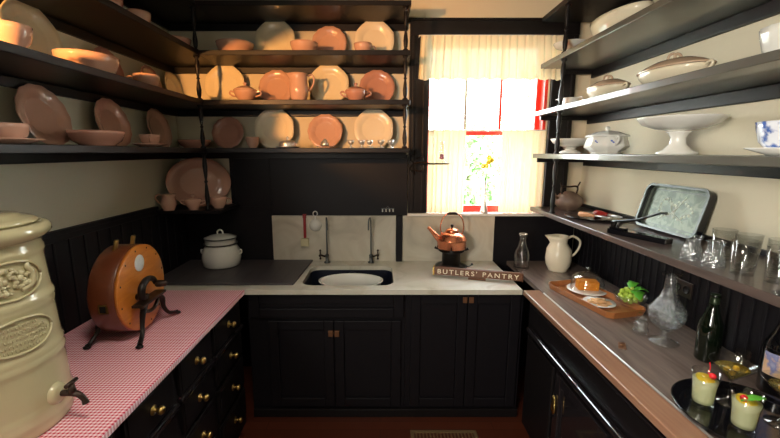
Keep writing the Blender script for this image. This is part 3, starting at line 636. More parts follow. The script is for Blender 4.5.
# right wall shelves
z = ZRS[1]
def comp(x, y, z, r, h, stem, material, label, shape=None, name='footed_compote', rim=.0):
    t = thing(name, label, 'compote', (x, y, z)); hb = h - r*.42 if rim == 0 else h - rim
    MB().lathe([(0, hb - .004), (.15*r, hb - .004), (.55*r, hb + (h - hb)*.12), (.86*r, hb + (h - hb)*.45), (.97*r, hb + (h - hb)*.85), (r, h - .003), (r, h), (.97*r, h), (.94*r, hb + (h - hb)*.85), (.83*r, hb + (h - hb)*.52), (.5*r, hb + (h - hb)*.2 + .003), (0, hb + .006)], 48, shape=shape).build('compote_bowl', M[material], t)
    MB().lathe([(0, 0), (stem*1.7, 0), (stem*1.75, .008), (stem*1.2, .02), (stem*.72, h*.28), (stem*.62, h*.45), (stem*.85, hb - .012), (stem*1.1, hb - .0045), (0, hb - .0045)], 32).build('foot', M[material], t)
    return t
comp(1.225, 2.63, z, .10, .105, .035, 'white', 'white footed dish on the upper right shelf behind the spindle')
plain_bowl(1.23, 2.12, z, .105, .10, 'ivory', 'deep cream oval dish on the upper right shelf', sx=1, sy=2.0, name='baking_dish', cat='dish')
plain_bowl(1.24, 1.62, z, .105, .10, 'cream', 'second cream oval dish cut by the top edge of the photo', sx=1, sy=1.9, name='baking_dish', cat='dish')
z = ZRS[2]
jug(1.25, 2.62, z, .055, .07, 'white', 'small white gravy boat behind the spindle on the middle right shelf', -60, name='gravy_boat', spout=.9, neck=.95)
def band(t, a, b_, z0):
    MB().lathe([(1.002, z0), (1.022, z0 + .004), (1.022, z0 + .014), (1.002, z0 + .018), (.99, z0 + .018), (.99, z0), (1.002, z0)], 48, sx=a, sy=b_).build('brown_band', M['tan'], t)
lidded(1.27, 2.24, z, .145, .088, .135, 'ivory', 'small oval lidded tureen with brown lid on the middle right shelf', 90, lidmat='tan', loop=True, ears=True, lift=.55)
lidded(1.275, 1.755, z, .172, .108, .135, 'ivory', 'large oval lidded tureen with brown lid on the middle right shelf', 90, lidmat='tan', loop=True, ears=True, lift=.52)
plain_bowl(1.28, 1.24, z, .10, .10, 'white', 'white bowl at the right edge of the middle right shelf', shape=scallop)
z = ZRS[3]
comp(1.265, 2.60, z, .125, .098, .042, 'white', 'white footed dish left of the flowered tureen')
def octo_hard(a, z, r):
    k = (a + PI/8) % (PI/4) - PI/8; return math.cos(PI/8)/math.cos(k)*1.02
tu = lidded(1.255, 2.17, z, .118, .100, .140, 'white', 'white eight sided tureen with small blue flowers', 82, shape=octo_hard, lift=.66, ears=True, belly=True, n=64)
for wa in (203, 248):
    ph = math.radians(wa - 82); fl = MB()
    for k in range(5):
        a = k*1.257; fl.sphere((0, .012*math.cos(a), .008*math.sin(a)), .0065, (.35, 1, .8), 8)
    fo = fl.build('flower_print', M['bluemark'], tu); kk = .93; fo.location = (.118*kk*math.cos(ph)*1.02, .100*kk*math.sin(ph)*1.02, .062); fo.rotation_euler = (0, 0, ph)
comp(1.285, 1.69, z, .158, .158, .044, 'white', 'large white footed compote with a wide scalloped rim', shape=scallop, rim=.055)
one('saucer', MB().lathe([(0, 0), (.06, 0), (.065, .004), (.115, .022), (.115, .025), (.065, .009), (0, .008)], 40), M['white'], 'white saucer under the blue and white bowl', 'saucer', (1.26, 1.185, z))
one('bowl', MB().lathe(bowl(.098, .095), 40), M['blue'], 'blue and white patterned bowl at the right edge of the photo', 'bowl', (1.26, 1.185, z + .0085))

# ------------------------------------------------------------------ ledge objects
ZL = 1.29
t = thing('clay_teapot', 'brown mottled round teapot with twig handle on the ledge by the window', 'teapot', (1.285, 2.60, ZL), 10)
MB().lathe([(0, 0), (.045, 0), (.05, .004), (.075, .025), (.092, .055), (.086, .085), (.055, .110), (.038, .116), (.03, .124), (.012, .128), (0, .128)], 36).build('teapot_body', M['clay'], t)
MB().tube([(-.052, 0, .100), (-.060, 0, .140), (-.052, 0, .160), (0, 0, .158), (.052, 0, .160), (.062, 0, .140), (.052, 0, .100)], .006, 8, 4).tube([(-.056, 0, .150), (-.070, 0, .185)], .005, 8).tube([(.056, 0, .150), (.078, 0, .19)], .005, 8).build('twig_handle', M['ironbrown'], t)
MB().tube([(-.07, 0, .075), (-.10, 0, .095), (-.115, 0, .12)], [.014, .010, .008], 10, 4).build('spout', M['clay'], t)
tr = thing('round_tray', 'round black plate on the ledge holding a red handled tool', 'tray', (1.285, 2.265, ZL))
MB().lathe([(0, 0), (.13, 0), (.165, .012), (.166, .015), (.13, .005), (0, .005)], 56).build('tray_body', M['blacklacquer'], tr)
zt_ = ZL + .0055
def rolled(name, label, mats, a, b_, r):
    a, b_ = Vector(a), Vector(b_); d = b_ - a; L = d.length; t = thing(name, label, name.split('_')[-1], (a + b_)/2, math.degrees(math.atan2(d.y, d.x)))
    m = T(-L/2, 0, r) @ R(90, 'Y')
    MB().lathe([(0, 0), (r*.6, 0), (r, L*.05), (r*.9, L*.25), (r*.6, L*.42), (r*.55, L*.5), (0, L*.5)], 18, m).build('handle', M[mats[0]], t)
    MB().lathe([(0, L*.5), (r*.35, L*.5), (r*.3, L*.9), (r*.1, L), (0, L)], 12, m).build('shaft', M[mats[1]], t)
rolled('red_handled_tool', 'dark red handled tool lying on the round black plate', ('redwood', 'silver'), (1.30, 2.30, zt_), (1.37, 2.14, zt_), .021)
rolled('pastry_brush', 'tan wooden handled brush lying on the round black plate', ('tanwood', 'silver'), (1.20, 2.29, zt_), (1.31, 2.14, zt_), .017)
# press / punch with lever
a = Vector((1.135, 1.845, ZL)); b_ = Vector((1.235, 1.605, ZL)); d = b_ - a
t = thing('lever_press', 'black metal hand press with a long raised lever on the ledge', 'press', (a + b_)/2, math.degrees(math.atan2(d.y, d.x)))
MB().box(-.135, .135, -.026, .026, 0, .024).box(-.13, -.06, -.02, .02, .024, .034).build('press_base', M['blacklacquer'], t, .003)
MB().box(-.125, -.105, -.018, .018, .034, .060).tube([(-.09, -.016, .034), (-.085, -.012, .062)], .008, 8).build('hinge_post', M['iron'], t, .002)
MB().tube([(-.125, 0, .058), (-.03, 0, .078), (.03, 0, .102), (.085, 0, .128), (.11, 0, .130)], [.010, .011, .008, .007, .009], 10, 5, flat=.7).build('lever', M['steel'], t)
# standing tray
t = thing('serving_tray', 'grey etched metal tray with black sides leaning on the right wall', 'tray', (1.405, 1.845, ZL), 0)
tilt = Matrix(((0, 0, -1, 0), (-1, 0, 0, 0), (0, 1, 0, 0), (0, 0, 0, 1)))  # local x->-Y, y->Z, z->-X
tm = R(14, 'Y') @ tilt
def frame(z0, z1, o0, o1, W=.40, H=.225, r=.04):
    mb = MB(); A = rrect(-W/2 + o0, W/2 - o0, o0, H - o0, max(.008, r - o0)); B = rrect(-W/2 + o1, W/2 - o1, o1, H - o1, max(.008, r - o1)); V = [[mb.bm.verts.new(tm @ Vector((x, y, zz))) for x, y in P] for P, zz in ((A, z0), (A, z1), (B, z1), (B, z0))]
    for P, Q in zip(V, V[1:] + V[:1]):
        for i in range(len(P)): mb.bm.faces.new((P[i], P[(i+1) % len(P)], Q[(i+1) % len(P)], Q[i]))
    return mb
zb = min((tm @ Vector((0, 0, 0))).z, (tm @ Vector((0, 0, .034))).z)
o1 = frame(.0, .030, 0, .004).build('tray_side', M['blacklacquer'], t); o2 = frame(.030, .034, -.002, .010).build('tray_rim', M['steel'], t)
o3 = MB().prism(rrect(-.196, .196, .004, .221, .036), 0.0, .005, tm).build('tray_face', M['etched'], t)
o4 = frame(.005, .0075, .022, .026).build('inner_line', M['steel'], o3)
mq = MB()
for k in range(2):
    for j in range(14):
        aa = j*2*PI/14; rr = .05 + .010*math.cos(3*aa); cx = -.05 + .10*k
        mq.sphere((cx + rr*math.cos(aa), .115 + rr*.8*math.sin(aa), .0055), .008, (1, 1, .25), 8, tm)
mq.tube([(-.08, .06, .006), (0, .10, .006), (.05, .18, .006)], .0022, 6, 5, tm).tube([(.08, .06, .006), (0, .10, .006), (-.05, .17, .006)], .0022, 6, 5, tm)
mq.build('etched_flowers', M['etchlight'], o3)
t.location.z = ZL + .0025 - zb*0

# glasses
def fine(pr, st=.003):
    o = [pr[0]]
    for (r0, z0), (r1, z1) in zip(pr, pr[1:]):
        k = max(1, int(abs(z1 - z0)/st))
        for i in range(1, k + 1): o.append((r0 + (r1 - r0)*i/k, z0 + (z1 - z0)*i/k))
    return o
def diamond(lo, hi, n_, kz, amp):
    return lambda a, z, r: 1 + (amp*(max(abs(math.sin(n_*a + kz*z)), abs(math.sin(n_*a - kz*z))) - .85) if lo < z < hi else 0)
def tumbler_inv(label, loc, h, rb, rt, material='glass', name='glass_tumbler', waist=1.0, g=None, n=32):
    # stands rim down: wide open rim at the bottom, solid base on top
    pr = [(rb, 0), (rb*.985*waist, h*.35), (rt*waist*.92, h*.72), (rt*.95, h*.90), (rt*1.12, h*.985), (rt*1.10, h), (0, h), ]
    pr += [(0, h - .014), (rt*.85, h - .016), (rt*waist*.92 - .0035, h*.70), (rb*.985*waist - .003, h*.35), (rb - .002, 0), (rb, 0)]
    return one(name, MB().lathe(fine(pr), 72, shape=diamond(.008, h*.8, 6, 90, .12)), M[material], label, 'glass', loc, 0, g)
GG = 'glasses on the ledge'
def gl(u, v): p = at(u, v, z=ZL); return (p.x, p.y, ZL)
tumbler_inv('short waisted cut glass turned over at the left of the glasses', (1.150, 1.375, ZL), .088, .034, .024, 'cutglass', 'cut_glass', .95)
tumbler_inv('second short waisted cut glass turned over at the ledge front', (1.155, 1.285, ZL), .088, .034, .024, 'cutglass', 'cut_glass', .95)
def open_tumbler(label, loc, h, rb, rt, g=None):
    pr = [(0, 0), (rb, 0), (rb, .004), (rt, h), (rt - .002, h), (rb - .003, .014), (0, .012)]
    return one('glass_tumbler', MB().lathe(pr, 32), M['glass'], label, 'glass', loc, 0, g)
sp = [((1.262, 1.375), 'clear tumbler just right of the leaning tray, back row'), ((1.270, 1.290), 'clear tumbler in the back row, second from the tray'), ((1.30, 1.205), 'clear tumbler in the back row, third from the tray'),
      ((1.33, 1.12), 'clear tumbler in the back row, farthest from the tray'), ((1.175, 1.200), 'clear tumbler in the front row, behind the second cut glass'), ((1.205, 1.113), 'clear tumbler in the front row beside the stemmed goblet'), ((1.24, 1.03), 'clear tumbler behind the stemmed goblet')]
t0 = None
for k, ((x, y), lb) in enumerate(sp):
    if t0 is None: t0 = open_tumbler(lb, (x, y, ZL), .112, .030, .037, GG)
    else: dup(t0, (x, y, ZL), lb)
def stemmed(loc, label, prof_bowl, hs, rf, name, cat, material='glass'):
    t = thing(name, label, cat, loc)
    MB().lathe(prof_bowl, 40).build('glass_bowl', M[material], t)
    MB().lathe([(0, 0), (rf, 0), (rf, .0025), (rf*.3, .007), (.0045, .016), (.004, hs - .008), (.008, hs - .0006), (0, hs - .0006)], 32).build('stem', M[material], t)
    return t
stemmed((1.135, 1.005, ZL), 'stemmed glass goblet at the right end of the ledge', [(0, .055), (.012, .055), (.030, .070), (.040, .095), (.043, .130), (.041, .130), (.038, .096), (.028, .073), (0, .060)], .055, .040, 'goblet', 'goblet', 'cutglass')

# ------------------------------------------------------------------ right counter objects
jug(1.235, 2.575, ZT, .085, .245, 'ivory', 'cream ironstone pitcher on the right counter by the back wall', -8, name='pitcher', belly=.34, neck=.62, spout=.75, handle_r=.008)
t = thing('milk_bottle', 'clear glass milk bottle behind the right end of the sign', 'bottle', (.992, 2.60, ZT))
MB().lathe([(0, .006), (.03, .004), (.044, 0), (.052, .008), (.053, .10), (.048, .13), (.030, .17), (.023, .20), (.023, .228), (.029, .234), (.029, .25), (.022, .25), (.019, .23), (.020, .20), (.027, .168), (.045, .128), (.050, .10), (.048, .014), (0, .012)], 36).build('bottle_body', M['glass'], t)
MB().lathe([(.0235, .252), (.027, .2505), (.027, .253), (.0235, .2545), (.0235, .252)], 24).build('lip', M['ivory'], t)
# butlers pantry sign
L0 = Vector((.365, 2.455, 0)); L1 = Vector((.890, 2.315, 0)); dv = L1 - L0; ang = math.degrees(math.atan2(dv.y, dv.x)); mid = (L0 + L1)/2
t = thing('desk_sign', 'long brown sign bar with cream letters reading BUTLERS\' PANTRY', 'sign', (mid.x, mid.y, ZT), ang)
hl = dv.length/2
bar = MB().prism([(-.018, .012), (.018, .012), (.012, .062), (-.012, .062)], -hl, hl, R(90, 'Z') @ R(90, 'X')).build('sign_bar', M['signwood'], t, .002)
MB().box(-.055, .055, -.030, .026, 0, .0118).build('foot', M['signwood'], t, .002)
MB().box(-hl - .012, -hl - .0005, -.025, .025, .008, .066).build('end_cap', M['brass'], t, .003)
MB().box(hl + .0005, hl + .008, -.025, .025, .010, .066).build('end_cap', M['signwood'], t, .003)
fc = bpy.data.curves.new('sign_text', 'FONT'); fc.body = "BUTLERS' PANTRY"; fc.size = .041; fc.extrude = .0006; fc.offset = .0002; fc.align_x = 'CENTER'; fc.space_character = 1.35
fo = bpy.data.objects.new('sign_text_curve', fc); C.objects.link(fo)
bpy.context.view_layer.update()
me = bpy.data.meshes.new_from_object(fo.evaluated_get(bpy.context.evaluated_depsgraph_get())); bpy.data.objects.remove(fo)
xs = [v.co.x for v in me.vertices]; k = (2*hl - .035)/(max(xs) - min(xs))
for v in me.vertices: v.co.x *= k
me.materials.clear(); me.materials.append(M['letter'])
tx = bpy.data.objects.new('lettering', me); C.objects.link(tx); tx.parent = t; tx.location = (0, -.0183, .0225); tx.rotation_euler = (math.radians(83.2), 0, 0)
# wooden tray with food
A = Vector((1.013, 2.23, 0)); B = Vector((1.125, 1.765, 0)); D = Vector((1.235, 2.285, 0))
ex = (B - A); exl = ex.length; ctr = (A + B)/2 + (D - A)/2; rot = math.degrees(math.atan2(ex.y, ex.x)); wd = .235
t = thing('wooden_tray', 'orange brown wooden tray with cheese, crackers and grapes', 'tray', (ctr.x, ctr.y, ZT), rot)
def oct_(hx, hy, c): return [(-hx + c, -hy), (hx - c, -hy), (hx, -hy + c), (hx, hy - c), (hx - c, hy), (-hx + c, hy), (-hx, hy - c), (-hx, -hy + c)]
hx, hy = exl/2 + .005, wd/2 + .002
mb = MB().prism(oct_(hx - .010, hy - .010, .022), 0.0, .007)
a_, b2, c_, d_ = oct_(hx - .01, hy - .01, .022), oct_(hx, hy, .026), oct_(hx - .007, hy - .007, .023), oct_(hx - .018, hy - .018, .02)
V = [[mb.bm.verts.new((x, y, z)) for x, y in P] for P, z in ((a_, 0.0), (b2, .034), (c_, .034), (d_, .0072))]
for P, Q in zip(V, V[1:]):
    for i in range(8): mb.bm.faces.new((P[i], P[(i+1) % 8], Q[(i+1) % 8], Q[i]))
mb.build('tray_body', M['traywood'], t, .0015)
ZW = ZT + .0074
p = Vector((1.205, 2.135, ZW))
one('cheese_plate', MB().lathe([(0, 0), (.05, 0), (.055, .004), (.098, .010), (.106, .014), (.104, .018), (.09, .017), (0, .017)], 48), M['white'], 'round white plate under the glass cheese dome', 'plate', p)
q = p + Vector((0, 0, .0175))
one('cheese_block', MB().box(-.055, .055, -.035, .035, 0, .052), M['cheese'], 'block of orange cheese under the glass dome', 'cheese', q, -12, bevel=.004)
t = thing('cheese_dome', 'clear glass dome with a knob over the orange cheese', 'cheese dome', q)
MB().lathe([(.088, 0), (.088, .04), (.082, .065), (.060, .088), (.030, .099), (0, .102), (0, .1), (.029, .097), (.058, .086), (.080, .064), (.0862, .04), (.0862, 0), (.088, 0)], 48).build('dome', M['glass'], t)
MB().lathe([(0, .1022), (.010, .1022), (.007, .110), (.016, .118), (.016, .128), (.008, .133), (0, .133)], 20).build('knob', M['glass'], t)
p = Vector((1.175, 1.95, ZW))
one('snack_plate', MB().lathe([(0, 0), (.045, 0), (.078, .010), (.078, .013), (.045, .005), (0, .005)], 40), M['white'], 'small white plate of crackers on the wooden tray', 'plate', p)
c0 = None
lbs = ['cracker lying flat at the left of the small plate', 'cracker at the back of the small plate', 'cracker nearest the front rim of the small plate', 'cracker tilted on top of the others', 'cracker at the right of the small plate by the grapes', 'pale cracker in the middle of the small plate']
for k, (dx, dy, dz, r_) in enumerate(((-.032, .012, 0, 15), (.004, .036, 0, 40), (.0, -.034, 0, 5), (-.012, .0, .0055, 62), (.036, -.002, 0, 30), (.010, .006, .011, 20))):
    loc = p + Vector((dx, dy, .0054 + dz))
    if c0 is None:
        c0 = one('cracker', MB().lathe([(0, 0), (.025, 0), (.027, .003), (.025, .0053), (0, .0053)], 20, shape=lambda a, z, r: 1 + .22*math.cos(4*a)), M['cracker'], lbs[k], 'cracker', loc, r_, 'crackers on the small plate')
    else: dup(c0, loc, lbs[k], r_)
p = Vector((1.325, 1.93, ZW))
one('glass_bowl', MB().lathe([(0, 0), (.035, 0), (.04, .006), (.066, .025), (.078, .052), (.080, .060), (.077, .060), (.072, .050), (.060, .028), (.034, .011), (0, .010)], 40, shape=lambda a, z, r: 1 + .012*math.cos(20*a)), M['cutglass'], 'cut glass bowl filled with green grapes', 'bowl', p)
g0 = None; n = 0
rings_ = [(0, 1, .0135 + .011), (.026, 6, .031), (.046, 9, .048), (.0, 1, .052), (.024, 6, .060), (.040, 6, .074), (.0, 1, .076), (.018, 4, .084)]
gl_names = 'green grape in the pile in the cut glass bowl'
for (rr, nn, hh) in rings_:
    for j in range(nn):
        aa = 2*PI*j/nn + rr*40; loc = p + Vector((rr*math.cos(aa), rr*math.sin(aa), hh))
        if hh > .07 and math.sin(aa) < -.3: continue
        if g0 is None: g0 = one('grape', MB().sphere((0, 0, 0), .0125, (1, 1, 1.15), 14), M['grape'], gl_names, 'grape', loc, 0, 'green grapes in the cut glass bowl')
        else: dup(g0, loc, gl_names)
lf = MB()
def leaf(mb, base, tip, wdt, up):
    base, tip = Vector(base), Vector(tip); d = tip - base; s_ = d.cross(Vector((0, 0, 1))).normalized(); rows_ = []
    for i in range(8):
        t_ = i/7; wv = wdt*math.sin(PI*min(1, t_*.92 + .04))*(1 + .15*math.cos(i*PI)); c = base + d*t_ + Vector((0, 0, up*math.sin(PI*t_)))
        rows_.append([mb.bm.verts.new(c - s_*wv + Vector((0, 0, .004))), mb.bm.verts.new(c), mb.bm.verts.new(c + s_*wv + Vector((0, 0, .004)))])
    for A_, B_ in zip(rows_, rows_[1:]):
        for k_ in (0, 1): mb.bm.faces.new((A_[k_], A_[k_+1], B_[k_+1], B_[k_])).smooth = True
leaf(lf, (.0, .02, .078), (.06, .05, .105), .026, .02); leaf(lf, (.01, -.01, .08), (-.01, -.085, .062), .030, .02); leaf(lf, (.0, -.01, .08), (.07, -.03, .085), .028, .02)
fo = one('green_leaves', lf, M['leaf'], 'bright green leaves lying over the grapes in the glass bowl', 'leaves', p)
sm_ = fo.modifiers.new('solid', 'SOLIDIFY'); sm_.thickness = .0012
# decanter
t = thing('glass_decanter', 'tall cut glass decanter on the right counter beside the outlet', 'decanter', (1.225, 1.545, ZT))
MB().lathe(fine([(0, .056), (.012, .055), (.030, .066), (.056, .090), (.067, .120), (.067, .138), (.070, .146), (.064, .156), (.050, .175), (.034, .205), (.024, .240), (.021, .290), (.022, .300), (.019, .300), (.018, .29), (.020, .240), (.028, .205), (.044, .175), (.058, .152), (.060, .122), (.050, .094), (.026, .072), (0, .066)]), 96, shape=diamond(.065, .20, 8, 110, .16)).build('decanter_body', M['cutglass'], t)
MB().lathe([(0, 0), (.055, 0), (.056, .004), (.030, .014), (.013, .024), (.011, .044), (.017, .054), (0, .0545)], 36).build('foot', M['cutglass'], t)
MB().lathe([(.0195, .3008), (.037, .302), (.037, .306), (.0195, .307), (.0195, .3008)], 28).build('lip', M['glass'], t)
t = thing('glass_shaker', 'small cut glass bottle with frosted knob left of the decanter', 'bottle', (1.178, 1.625, ZT))
MB().lathe([(0, 0), (.026, 0), (.033, .012), (.031, .026), (.024, .032), (.030, .044), (.028, .056), (.016, .062), (0, .063)], 12).build('bottle_body', M['cutglass'], t)
MB().lathe([(0, .0635), (.014, .0635), (.022, .072), (.022, .088), (.016, .096), (0, .098)], 10).build('knob', M['glass'], t)
# cocktail tray
ctx, cty = 1.125, 1.055
t = thing('cocktail_tray', 'round black tray carrying two tumblers and two martini glasses', 'tray', (ctx, cty, ZT))
MB().lathe([(0, 0), (.165, 0), (.178, .005), (.186, .020), (.189, .021), (.184, .022), (.174, .008), (.160, .006), (0, .006)], 72).build('tray_body', M['blacklacquer'], t)
ZD = ZT + .0064
def sour(loc, label, cherry_side, leafy):
    t = thing('cocktail_glass', label, 'cocktail', loc)
    MB().lathe([(0, 0), (.029, 0), (.031, .004), (.030, .03), (.032, .07), (.038, .118), (.0365, .118), (.0305, .07), (.0285, .03), (.027, .016), (0, .014)], 40).build('tumbler', M['glass'], t)
    MB().lathe([(0, .0145), (.0262, .0165), (.0278, .03), (.0298, .07), (.0332, .093), (0, .093)], 40).build('drink', M['drink'], t)
    c = MB().sphere((cherry_side*.016, -.006, .106), .010, n=14).build('cherry', M['cherry'], t)
    if not leafy: MB().tube([(.0, -.006, .114), (.004, -.006, .135), (.001, -.004, .152)], .0012, 6, 3).build('cherry_stem', M['cherry'], c); c.location = (0, 0, 0)
    MB().lathe([(0, 0), (.024, 0), (.025, .002), (.024, .004), (0, .004)], 28, T(-.002, 0, .0935) @ R(12, 'X')).build('lemon_slice', M['lemon'], t)
    if leafy:
        l = MB(); leaf(l, (-.03, -.012, .100), (.03, -.022, .112), .013, .006); lo = l.build('lime_leaf', M['leaf'], t); lo.modifiers.new('s', 'SOLIDIFY').thickness = .0015
    return t
sour((1.035, 1.115, ZD), 'tumbler of cloudy lemon drink with a cherry stem sticking up', 1, False)
sour((1.063, 1.005, ZD), 'tumbler of cloudy lemon drink with a green leaf on top', -1, True)
def martini(loc, label):
    h = .075; t = stemmed(loc, label, [(0, h), (.006, h + .001), (.062, h + .062), (.0625, h + .063), (.060, h + .063), (.005, h + .005), (0, h + .004)], h, .040, 'martini_glass', 'cocktail')
    MB().lathe([(0, h + .0055), (.0035, h + .0065), (.043, h + .0465), (0, h + .0465)], 36).build('drink', M['martini'], t)
    o = MB().sphere((.0, .0, h + .027), .009, n=12).sphere((.016, .004, h + .040), .0095, n=12).sphere((-.018, .0, h + .042), .009, n=12).build('olives', M['olive'], t)
    MB().tube([(-.045, -.012, h + .060), (.012, .004, h + .033)], .001, 6).build('cocktail_pick', M['silver'], t)
    return t
martini((1.135, 1.135, ZD), 'martini glass with olives between the two tumblers, left of two')
martini((1.205, 1.03, ZD), 'martini glass with olives at the right edge, right of two')
def wine_bottle(loc, label, r, h, material, name='wine_bottle', rz=0):
    t = thing(name, label, 'bottle', loc, rz)
    MB().lathe([(0, .01), (r*.7, .004), (r*.9, 0), (r, .008), (r, h*.50), (r*.92, h*.58), (r*.62, h*.70), (r*.40, h*.82), (r*.33, h*.95), (r*.40, h*.955), (r*.40, h*.985), (r*.33, h), (0, h)], 36).build('bottle_body', M[material], t)
    return t
g = wine_bottle((1.292, 1.405, ZT), 'slim dark green glass bottle behind the tumblers', .040, .272, 'greenglass')
MB().lathe([(.0145, .222), (.0152, .224), (.0152, .2725), (0, .274), (0, .2722), (.0135, .2722), (.0135, .222), (.0145, .222)], 24).build('foil', M['foil'], g)
MB().sphere((-.022, -.022, .20), .010, (1, .6, 1)).build('seal', M['glass'], g)
one('shot_glass', MB().lathe([(0, 0), (.018, 0), (.018, .003), (.024, .075), (.0225, .075), (.0165, .010), (0, .010)], 28), M['glass'], 'small clear glass right of the dark green bottle', 'glass', (1.36, 1.33, ZT))
g = wine_bottle((1.352, 1.19, ZT), 'black bottle with a tan label at the right edge of the photo', .052, .31, 'blackglass')
n_ = 14; lb_ = MB(); V0 = []
for z_ in (.075, .152):
    V0.append([lb_.bm.verts.new((.0526*math.cos(math.radians(170 + 130*i/n_)), .0526*math.sin(math.radians(170 + 130*i/n_)), z_)) for i in range(n_ + 1)])
for i in range(n_): lb_.bm.faces.new((V0[0][i], V0[0][i+1], V0[1][i+1], V0[1][i]))
lb_.build('paper_label', M['labelpaper'], g)

# ------------------------------------------------------------------ kettle and burner
kx, ky = .508, 2.655
t = thing('camp_stove', 'small black cylindrical stove under the copper kettle', 'stove', (kx, ky, ZT))
MB().lathe([(0, 0), (.088, 0), (.09, .004), (.07, .012), (.060, .03), (.064, .034), (.064, .10), (.068, .106), (.068, .115), (.055, .115), (.052, .10), (.052, .04), (0, .04)], 36).build('stove_body', M['iron'], t)
MB().lathe([(0, .1152), (.085, .1152), (.09, .120), (.088, .126), (0, .126)], 36).build('top_plate', M['iron'], t)
for k in range(4):
    a = PI/4 + k*PI/2 + .6; MB().tube([(.07*math.cos(a), .07*math.sin(a), .128), (.10*math.cos(a), .10*math.sin(a), .130), (.118*math.cos(a), .118*math.sin(a), .138)], [.007, .008, .010], 8).build('prong', M['iron'], t)
MB().lathe([(.090, 0), (.105, .0), (.115, .006), (.114, .009), (.102, .004), (.090, .0035)], 40).build('drip_tray', M['steel'], t)
MB().tube([(.1, -.04, .010), (.125, -.05, .02), (.135, -.055, .03)], .004, 6).sphere((.137, -.056, .034), .009).build('wick_knob', M['steel'], t)
t = thing('copper_kettle', 'polished copper kettle on the small black stove', 'kettle', (kx, ky, ZT + .1385), 0)
MB().lathe([(0, 0), (.098, 0), (.102, .006), (.101, .055), (.105, .058), (.105, .063), (.100, .067), (.092, .088), (.066, .108), (.045, .116), (0, .118)], 48).build('kettle_body', M['copper'], t)
l = MB().lathe([(.046, .1175), (.047, .122), (.040, .132), (.022, .142), (0, .146), (0, .118), (.046, .1175)], 32).build('lid', M['copper'], t)
MB().lathe([(0, .146), (.006, .146), (.006, .152), (.012, .158), (.010, .168), (0, .171)], 16).build('knob', M['iron'], l)
MB().tube([(-.085, 0, .060), (-.120, 0, .095), (-.155, 0, .135), (-.172, 0, .150)], [.024, .017, .011, .010], 14, 5).build('spout', M['copper'], t)
hd = MB().tube([(-.072, 0, .100), (-.082, 0, .155), (-.066, 0, .215), (-.030, 0, .243), (.030, 0, .243), (.066, 0, .215), (.082, 0, .155), (.072, 0, .100)], .0042, 8, 6).build('bail_handle', M['copper'], t)
MB().tube([(-.038, 0, .2425), (-.015, 0, .2475), (.015, 0, .2475), (.038, 0, .2425)], [.007, .011, .011, .007], 12, 4).build('grip', M['iron'], hd)

# ------------------------------------------------------------------ sink wall objects
for s, u in ((1, 327), (-1, 371)):
    x = at(u, 240, y=2.77).x
    t = thing('wall_tap', 'thin dark wall tap with cross handle, %s of the two over the sink' % ('left' if s > 0 else 'right'), 'tap', (x, 2.755, ZT + .001), 0, 'taps over the sink')
    MB().tube([(0, 0, .06), (0, .0, .20), (0, 0, .305), (s*.004, -.03, .34), (s*.012, -.065, .335), (s*.016, -.075, .30), (s*.016, -.075, .26)], .0055, 10, 6).build('swan_neck', M['steel'], t)
    MB().lathe([(0, 0), (.024, 0), (.024, .006), (.013, .012), (.013, .05), (.016, .055), (.009, .065), (0, .066)], 20).build('tap_base', M['steel'], t)
    h = MB().tube([(-s*.012, 0, .045), (-s*.055, 0, .06)], .007, 8)
    h.tube([(-s*.05, -.03, .06), (-s*.05, .012, .06)], .005, 8).tube([(-s*.05, 0, .03), (-s*.05, 0, .092)], .005, 8)
    for dy, dz in ((-.03, 0), (0, -.03), (0, .032)): h.sphere((-s*.05, dy, .06 + dz), .008)
    h.build('cross_handle', M['ironbrown'], t)
YM = YB - .0285
p = at(305.5, 245, y=YM)
t = thing('dish_brush', 'dish brush with long red handle hanging on the marble backsplash', 'brush', (p.x, YM, p.z))
MB().box(-.010, .010, -.012, -.0005, .055, .225).box(-.013, .013, -.013, -.0005, .205, .235).build('handle', M['redenamel'], t, .003)
MB().box(-.030, .030, -.035, -.0005, -.004, .054).build('brush_head', M['bristle'], t, .006)
p = at(315.7, 225, y=YM)
t = thing('hanging_strainer', 'round white enamel strainer hanging beside the red brush', 'strainer', (p.x, YM - .001, p.z))
MB().lathe([(.046, 0), (.046, .008), (.036, .022), (.018, .034), (0, .036), (0, .033), (.03, .021), (.036, .006), (.036, 0), (.046, 0)], 36, R(90, 'X')).build('strainer_cup', M['enamel'], t)
ring = [( .016*math.sin(2*PI*i/16), -.006, .068 + .018 - .018*math.cos(2*PI*i/16)) for i in range(17)]
MB().tube(ring, .004, 8).box(-.006, .006, -.010, -.001, .042, .070).build('loop', M['enamel'], t)
p = at(387.8, 209, y=YB - .0195)
t = thing('hook_rack', 'small rack of four pale hooks on the dark panel above the sink', 'hook rack', (p.x, YB - .019, p.z))
MB().box(-.048, .048, -.006, 0, -.002, .006).tube([(-.012, -.003, .006), (0, -.003, .022), (.012, -.003, .006)], .003, 6).build('rack_bar', M['steel'], t)
for k in range(4): MB().tube([(-.039 + .026*k, -.006, .0), (-.039 + .026*k, -.012, -.016), (-.039 + .026*k, -.020, -.014)], .0045, 8, 4).sphere((-.039 + .026*k, -.020, -.012), .006, n=10).build('hook', M['white'], t)
